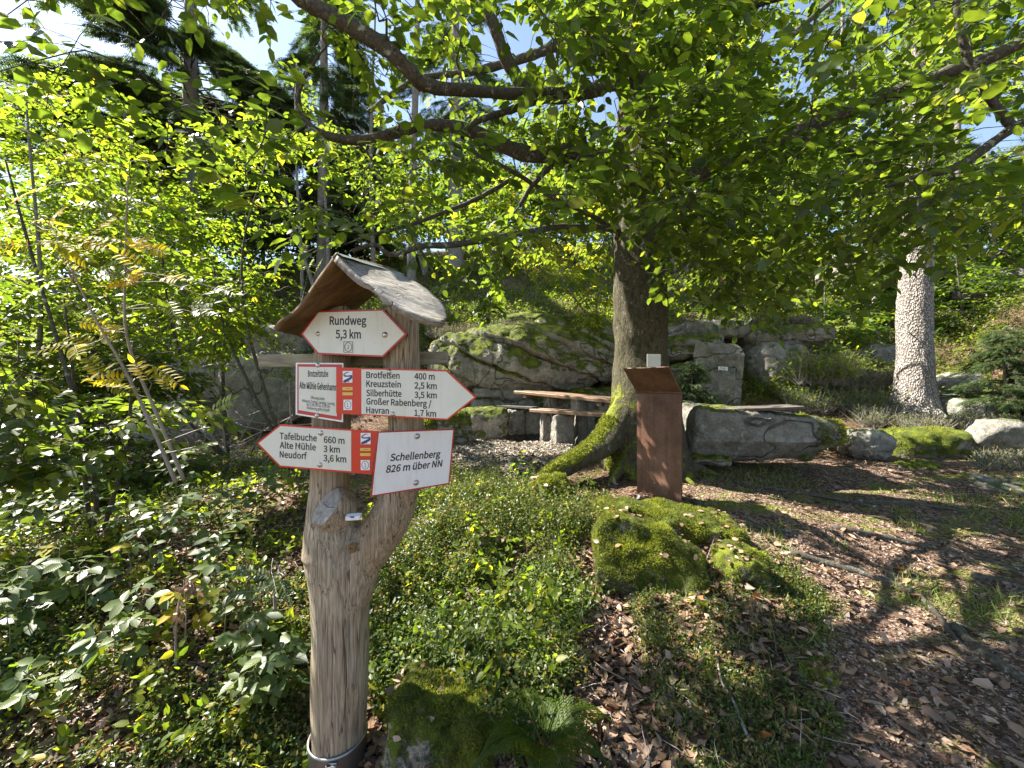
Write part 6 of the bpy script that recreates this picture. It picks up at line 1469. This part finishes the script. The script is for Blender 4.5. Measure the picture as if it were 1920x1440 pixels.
# brush on top of the outcrop
def on_box(name, label, u0, v0, u1, v1, Y, n, h, mat, seed, leaf=.05, dy=.7, cat='bush', count=14, asp=.5):
    r = np.random.default_rng(seed); P = np.array([at(r.uniform(u0, u1), v1 - (v1 - v0) * .15 * r.random(), Y + dy * (r.random() - .5)) for _ in range(n)])
    P[:, 2] = at(0, v1, Y)[2] + .05 * r.random(n) - .04
    c_ = P.mean(0); root = thing(name, c_, label, cat); st = MB(); lv = Leaves()
    for p in P:
        for f in range(4):
            d = unit(Z + .55 * np.append(r.normal(size=2), 0)); l = h * r.uniform(.5, 1.1); m_ = count // 3; t = r.uniform(.25, 1, m_)
            V, F = tube([p, p + d * l * .6, p + d * l], [.004, .003, .001], 3, False); st.add(V, F)
            B = p + d * (l * t)[:, None]; D = unit(d * .5 + r.normal(size=(m_, 3)) * .8); lv.add(B, D, unit(Z + .6 * r.normal(size=(m_, 3))), leaf * r.uniform(.6, 1.2, m_), leaf * asp, r.random(m_))
    st.build('stems', M['twig_grey'], root, kind='stuff'); lv.build(root, M[mat], tmpl=_LT2); return root
on_box('heather_bush', 'pinkish dry heather on the left top of the huge boulder', 815, 600, 930, 632, 8.6, 150, .34, 'heather', 120, leaf=.045)
on_box('heather_bush', 'heather strip on top of the huge boulder near the beech trunk', 930, 585, 1130, 622, 9.3, 200, .34, 'heather', 121, leaf=.045)
on_box('heather_bush', 'pinkish heather crown on the broad boulder right of the slab', 1400, 585, 1525, 615, 8.8, 220, .36, 'heather', 122, leaf=.05)
on_box('bilberry_bush', 'bright bilberry bush left of the spruce foot', 1610, 745, 1700, 795, 6.3, 150, .34, 'bilberry', 123, leaf=.035)
on_box('bilberry_bush', 'bright bilberry bush directly below the spruce foot', 1690, 762, 1775, 802, 5.9, 150, .26, 'bilberry', 124, leaf=.032)
on_box('bilberry_bush', 'dark green bush behind the boulder with the plank', 1480, 700, 1660, 770, 7.2, 260, .5, 'leaf_far', 125, leaf=.06)
on_box('heather_bush', 'reddish heather between dark bush and spruce', 1540, 680, 1680, 725, 7.8, 200, .42, 'heather', 126, leaf=.05)
on_box('bilberry_bush', 'bright low bush at the right edge before the pale rock', 1830, 820, 1960, 870, 4.6, 170, .2, 'bilberry', 127, leaf=.03)
on_box('bilberry_bush', 'row of bilberry plants right of the spruce above the path', 1780, 770, 1920, 800, 6.0, 200, .24, 'bilberry', 128, leaf=.03)
on_box('bilberry_bush', 'dark green shrubs behind the bench boulder at its left', 1275, 745, 1320, 800, 5.8, 70, .3, 'bilberry', 129, leaf=.035)
on_box('fern_clump', 'yellow green fern like clump just right of the bench boulder', 1540, 790, 1580, 830, 5.2, 60, .26, 'leaf_light', 130, leaf=.07, asp=.3, cat='fern')
on_box('bilberry_bush', 'leafy undergrowth hanging over the grey overhang at the left', 380, 645, 500, 685, 8.3, 140, .3, 'leaf_far', 131, leaf=.07)
on_box('bilberry_bush', 'shrub with light leaves at the right edge above the young spruce', 1840, 690, 1960, 770, 7.4, 220, .55, 'leaf_farlight', 132, leaf=.07)
on_box('shrub', 'light green small shrub right of the upright slab', 1490, 640, 1590, 720, 7.4, 110, .75, 'leaf_light', 133, leaf=.09)

# surface roots across the path
RG = 'tree roots running over the path'
for i, (ps, r0, lab) in enumerate([([(1300, 945), (1345, 975), (1420, 992), (1520, 1003)], .03, 'root leaving the moss ledge to the right'), ([(1370, 905), (1500, 925), (1640, 950), (1780, 985)], .022, 'long thin root crossing the middle of the path'), ([(1560, 990), (1680, 1015), (1800, 1040), (1930, 1075)], .028, 'thick root in the lower path at the right'),
          ([(1480, 1040), (1600, 1075), (1720, 1120), (1790, 1200), (1850, 1260)], .024, 'curved root bending towards the lower right'), ([(1600, 940), (1730, 950), (1860, 972), (1960, 990)], .022, 'root near the far side of the path'), ([(1790, 1180), (1840, 1225), (1930, 1290), (2000, 1340)], .035, 'mossy thick root in the right corner'),
          ([(1820, 1080), (1900, 1100), (1990, 1130)], .03, 'short pale root end at the right edge'), ([(1770, 790), (1800, 815), (1840, 850), (1880, 880)], .06, 'stout root running down from the spruce')]):
    g_ = [ground_at(*p_) for p_ in ps]; mb = MB(); c_ = catmull([q + Z * (r0 * .1) for q in g_], 26); c_[:, 2] += .5 * r0 * vnoise(c_, 4, i)
    V, F = tube(c_, np.linspace(r0, r0 * .4, 26), 10, True, .25, i); mb.add(V, F); tag(mb.build('tree_root', M['limb'], None, loc=g_[0]), lab, 'root', RG)
# brushwood heap at the left
r = np.random.default_rng(44); bh = thing('brushwood_heap', at(400, 850, 5.8), 'heap of thin grey dead branches below the overhanging rock', 'brushwood')
for q in range(70):
    u, v, Y = r.uniform(290, 540), r.uniform(760, 900), r.uniform(4.6, 7.0); p = at(u, v, Y); p[2] = max(p[2], Hp(p[0], p[1]) + .03)
    d = unit([r.normal(), r.normal() * .4, r.normal() * .45]); l = r.uniform(.25, .8)
    mb = MB(); V, F = tube(catmull([p - d * l, p + r.normal(size=3) * .06 * l, p + d * l * .8 + r.normal(size=3) * .2 * l], 8), np.linspace(.011, .003, 8) * r.uniform(.5, 1.2), 5, True); mb.add(V, F); mb.build('dead_branch', M['twig_grey'], bh)

# ------------------------------------------------------------ rowans with feathered leaves
def pinnate(lv, p, d, n_, L, pairs, lw, r, rnd, st=None):
    """one feathered leaf: leaflets in pairs on a stalk"""
    d = unit(d); sd = unit(np.cross(n_, d)); t = (np.arange(pairs) + 1.2) / (pairs + 1.2)
    sag = -Z * .18 * L
    B = p + d * (L * t)[:, None] + sag * (t ** 2)[:, None]
    for s_ in (1, -1):
        D = unit(d * .45 + s_ * sd * .95 + r.normal(size=(pairs, 3)) * .08 - Z * .12)
        ll = lw * (1.05 - .5 * np.abs(t - .5)) * r.uniform(.85, 1.1, pairs)
        lv.add(B, D, unit(n_ + .15 * r.normal(size=(pairs, 3))), ll, ll * .42, np.clip(rnd + .12 * r.normal(size=pairs), 0, 1))
    e = p + d * L + sag; lv.add(e[None], d[None], n_[None], np.array([lw]), np.array([lw * .42]), np.array([rnd]))
    if st is not None: V, F = tube([p, p + d * L * .5 + sag * .25, e], [.002, .0015, .001], 3, False); st.add(V, F)
def rowan(label, stems, spots, seed, mat='leaf_yellow', L=.19, lw=.058):
    r = np.random.default_rng(seed); b_ = np.array(stems[0][0]); root = thing('rowan_sapling', (b_[0], b_[1], Hp(b_[0], b_[1])), label, 'rowan'); nodes = []
    for s_ in stems:
        c_ = catmull(np.array(s_), 24); mb = MB(); V, F = tube(c_, np.linspace(.012, .004, 24), 6, True, .1); mb.add(V, F); mb.build('stem', M['twig_grey'], root); nodes += list(c_)
    nodes = np.array(nodes); st = MB(); lys = {}
    for (c_, rad_, cnt, mt, rn) in spots:
        lv = lys.setdefault(mt, Leaves())
        for q in range(cnt):
            p = np.asarray(c_) + r.normal(size=3) * rad_ * .5; j = np.argmin(np.linalg.norm(nodes - p, axis=1)); a = nodes[j]
            if q % 2 == 0: V, F = tube(catmull([a, (a + p) / 2 + r.normal(size=3) * .03, p], 5), [.004, .003, .003, .002, .0018], 4, False); st.add(V, F)
            d = unit(p - a + .12 * r.normal(size=3) + np.array([r.normal() * .35, -.1, .05])); n_ = unit(Z + r.normal(size=3) * .35 + np.array([0, -1.3, 0]))
            pinnate(lv, p, d, n_, L * r.uniform(.8, 1.15), 6, lw, r, np.clip(rn + .15 * r.normal(), 0, 1), st)
    st.build('twigs', M['twig_grey'], root, kind='stuff')
    for mt, lv in lys.items(): lv.build(root, M[mt], singles=300 // len(lys), part='leaflet')
rowan('slender rowan sapling with yellow and orange feathered leaves at the left', [[at(330, 905, 2.45), at(285, 800, 2.40), at(232, 690, 2.35), at(175, 590, 2.30), at(100, 430, 2.25)], [at(345, 900, 2.55), at(300, 790, 2.50), at(240, 640, 2.45), at(235, 500, 2.40), at(240, 330, 2.35)]],
      [(at(255, 485, 2.25), .16, 9, 'leaf_yellow', 0.52), (at(140, 460, 2.25), .14, 6, 'leaf_yellow', 0.50), (at(20, 390, 2.25), .10, 4, 'leaf_yellow', 0.54), (at(55, 460, 2.15), .06, 2, 'leaf_yellow', 0.58), (at(190, 640, 2.35), .16, 6, 'leaf_yellow', 0.36), (at(230, 700, 2.35), .14, 5, 'leaf_yellow', 0.43), (at(295, 730, 2.25), .08, 3, 'leaf_yellow', 0.32),
       (at(345, 560, 2.45), .16, 7, 'leaf_light', .6), (at(400, 800, 2.25), .14, 3, 'leaf_light', .7), (at(160, 560, 2.35), .2, 7, 'leaf_light', .6), (at(260, 400, 2.45), .2, 6, 'leaf_light', .6)], 140)
rowan('small green rowan seedlings above the grey rocks at the sign crossbar', [[at(560, 900, 4.6), at(545, 780, 4.6), at(540, 650, 4.6)]], [(at(520, 650, 4.6), .25, 6, 'leaf_light', .5), (at(530, 710, 4.5), .15, 4, 'leaf_light', .5), (at(570, 500, 4.4), .2, 4, 'leaf_light', .7)], 141)
rowan('low rowan seedling with green feathered leaves beside the left side of the post', [[at(520, 1180, 2.3), at(515, 1100, 2.25), at(525, 1060, 2.2)]], [(at(525, 1080, 2.2), .12, 7, 'bramble', .4)], 142, L=.15, lw=.042)

# ------------------------------------------------------------ brambles / raspberry canes
def cane(label, pts, leaves_, seed, mat='bramble', size=.085, cat='raspberry', name='raspberry_cane', stemmat='twig_green', r0=.004):
    r = np.random.default_rng(seed); b_ = np.array(pts[0]); root = thing(name, b_, label, cat); c_ = catmull(np.array(pts), 20); mb = MB(); V, F = tube(c_, np.linspace(r0, r0 * .5, 20), 6, True); mb.add(V, F); mb.build('stem', M[stemmat], root)
    lys = {}
    for (t, an, k_, mt, rn) in leaves_:
        lv = lys.setdefault(mt or mat, Leaves()); p = c_[int(t * 19)]; d = unit(np.array([math.cos(an), math.sin(an) * .8, .12])); Lp = size * .9; e = p + d * Lp
        mb = MB(); V, F = tube([p, p + d * Lp * .5 + Z * .012, e], [.0018, .0015, .0012], 4, False); mb.add(V, F); mb.build('leaf_stalk', M[stemmat], root)
        n_ = unit(Z + .25 * r.normal(size=3) + np.array([0, -.30, 0])); sd = unit(np.cross(n_, d))
        for q, (dd, ss) in enumerate([(d, 1.1)] + [(unit(d * .35 + s_ * sd * .95), .85) for s_ in (1, -1)] + ([(unit(d * .1 + s_ * sd), .7) for s_ in (1, -1)] if k_ >= 5 else [])):
            o_ = e - d * (0 if q < 3 else Lp * .45); l = size * ss * r.uniform(.85, 1.15)
            lv.add(o_[None], unit(dd + .12 * r.normal(size=3) - Z * .18)[None], unit(n_ + .2 * r.normal(size=3))[None], np.array([l]), np.array([l * .66]), np.array([np.clip((rn if rn is not None else .4) + .2 * r.normal(), 0, 1)]))
    for mt, lv in lys.items(): lv.build(root, M[mt], singles=300)
    return root
def cane_at(label, u, v, Y, h, leanx, n, seed, mt='bramble', size=.09, rn=None, **kw):
    g_ = at(u, v, Y); g_[2] = Hp(g_[0], g_[1]); r = np.random.default_rng(seed)
    pts = [g_, g_ + np.array([leanx * .3, 0, h * .5]), g_ + np.array([leanx, -.05, h])]
    lf = [(.35 + .65 * (i + .5) / n, i * 2.4 + r.normal() * .3, 3 if i % 2 else 5, None, rn) for i in range(n)]; return cane(label, pts, lf, seed, mt, size, **kw)
cane_at('raspberry cane with silvery leaves left of the sign trunk', 395, 1210, 2.35, .55, .12, 9, 150)
cane_at('raspberry cane leaning left with broad sunlit leaves', 290, 1180, 2.5, .52, -.15, 9, 151)
cane_at('raspberry cane behind the others near the left bushes', 230, 1120, 2.8, .50, .1, 8, 152)
cane_at('raspberry cane close to the sign trunk with dark leaves', 470, 1330, 2.0, .36, .0, 9, 153, rn=.5)
cane_at('light green raspberry cane at the lower left of the post', 480, 1500, 1.85, .33, .02, 9, 154, rn=.7, size=.075)
cane_at('broad leaved raspberry cane at the bottom left', 210, 1480, 1.95, .30, .05, 9, 155, rn=.55, size=.09)
cane_at('low raspberry cane in the bottom left corner', 90, 1500, 1.75, .26, -.05, 7, 156, rn=.6, size=.07)
cane_at('bramble with long pale narrow leaves at the left edge', 30, 1180, 2.1, .42, .0, 10, 157, size=.11)
cane_at('yellowing raspberry cane in the lower left', 345, 1330, 2.1, .42, .04, 6, 158, mt='leaf_yellow', rn=.2, size=.075, stemmat='twig_grey')
cane_at('thin cane with three yellow leaves at the left', 245, 1230, 2.4, .40, .0, 3, 159, mt='leaf_yellow', rn=.3, size=.07)
cane_at('yellow leaved cane near the left edge', 100, 1240, 2.3, .40, .1, 5, 160, mt='leaf_yellow', rn=.35, size=.075, stemmat='twig_grey')
cane_at('raspberry cane behind the low rowan seedling', 430, 1080, 3.0, .42, .05, 8, 161, rn=.4)
cane_at('small maple like seedling on the mossy ledge by the root', 1100, 900, 3.55, .22, .05, 6, 162, mt='leaf_light', size=.045, rn=.6)
cane_at('tiny light seedling before the big moss rock', 1315, 1160, 2.15, .12, -.06, 4, 163, mt='leaf_light', size=.035, rn=.8)
cane_at('green cane in the shade below the bushes at the left', 150, 1000, 3.2, .45, .1, 9, 164, rn=.4, size=.10)
for q, (u, v, Y, h, n_) in enumerate([(350, 1110, 2.7, .5, 9), (160, 1290, 2.2, .4, 8), (520, 1420, 1.95, .3, 8), (20, 1330, 2.0, .42, 8), (270, 1380, 2.1, .34, 7), (420, 1290, 2.2, .36, 8)]):
    cane_at(['tall raspberry cane between the withered stalk and the bushes', 'leafy raspberry cane left of the withered stalk', 'raspberry cane touching the sign trunk at the bottom', 'raspberry cane cut by the left edge of the picture', 'short raspberry cane right under the withered stalk', 'raspberry cane between withered stalk and sign trunk'][q], u, v, Y, h, .04 * (q % 3 - 1), n_, 180 + q, rn=.35 + .08 * q)
for q, (u, v, Y, h, n_) in enumerate([(120, 1010, 3.4, .6, 10), (330, 1000, 3.5, .55, 10), (480, 990, 3.3, .45, 9), (40, 1060, 3.0, .55, 10), (560, 960, 3.6, .4, 8), (210, 960, 3.9, .6, 10)]):
    cane_at(['cane with drooping leaves under the dark left bush', 'raspberry cane standing behind the silvery ones', 'raspberry cane left below the left arrow sign', 'cane with drooping leaves near the left edge in the shade', 'low raspberry cane just left of the sign fork', 'rear raspberry cane against the brushwood heap'][q], u, v, Y, h, .06 * (q % 3 - 1), n_, 190 + q, rn=.3 + .08 * q, size=.10)
# wilted brown stalk wrapped round the yellow cane
g_ = at(330, 1400, 2.0); g_[2] = Hp(g_[0], g_[1]); root = thing('withered_stalk', g_, 'withered brown stalk with curled dead leaves in the lower left', 'withered plant')
c_ = catmull([g_, g_ + [0, 0, .2], g_ + [.02, 0, .38], g_ + [.07, 0, .47], g_ + [.10, -.02, .42]], 24); mb = MB(); V, F = tube(c_, .005, 6); mb.add(V, F); mb.build('stem', M['twig_grey'], root)
lv = Leaves(); r = np.random.default_rng(77)
for q in range(46): p = c_[r.integers(8, 24)]; lv.add((p + r.normal(size=3) * .012)[None], unit(r.normal(size=3) - Z * .9)[None], unit(r.normal(size=3))[None], np.array([r.uniform(.03, .07)]), np.array([.02]), np.array([r.uniform(.4, 1)]))
lv.build(root, M['litter'], singles=300)
# ------------------------------------------------------------ ferns
def fern(label, c_, L, n, seed, az0=0, az1=6.28, rn=.3):
    r = np.random.default_rng(seed); root = thing('fern', c_, label, 'fern')
    for q in range(n):
        an = az0 + (az1 - az0) * (q + .5 * r.random()) / n; d = np.array([math.cos(an), math.sin(an), 0]); l = L * r.uniform(.75, 1.1); lv = Leaves()
        cv = catmull([c_, c_ + d * l * .45 + Z * l * .38, c_ + d * l * .85 + Z * l * .36, c_ + d * l * 1.1 + Z * l * .18], 42)
        for i in range(6, 42):
            t = i / 41; pl_ = .30 * l * (math.sin(math.pi * min(1, (t + .08)) ** .8) ** .8) * (1.02 - t) * 1.7; tg_ = unit(cv[min(41, i + 1)] - cv[i - 1]); sd = unit(np.cross(tg_, Z)); up = np.cross(sd, tg_)
            if i % 2: continue
            for s_ in (1, -1):
                D0 = unit(sd * s_ + tg_ * .35); m_ = max(3, int(pl_ / .012)); tt = (np.arange(m_) + .5) / m_; B = cv[i] + D0 * (pl_ * tt)[:, None]
                for s2 in (1, -1): lv.add(B, unit(tg_ * s2 + D0 * .5 + .05 * r.normal(size=(m_, 3))), np.tile(up, (m_, 1)), .026 * (1.1 - tt * .8), .011, np.clip(rn + .15 * r.normal(size=m_), 0, 1))
        P_, D_, N_, L_, W_, R_ = lv.cat(); V, F, rr_, luv = make_leaves(P_, D_, N_, L_, W_, _LT2, R_); mb = MB(); mb.add(V, F, rr_, luv); V, F = tube(cv, .0014, 4, False); mb.add(V, F); mb.build('frond', M['leaf_light'], root)
g_ = ground_at(1020, 1432); fern('green fern with finely divided fronds at the bottom centre', g_ + Z * .05, .24, 9, 170, rn=.1)
g_ = ground_at(1560, 815); fern('pale fern beside the bench boulder', g_, .28, 6, 171, rn=.8)
print('script done; meshes', len(bpy.data.meshes))
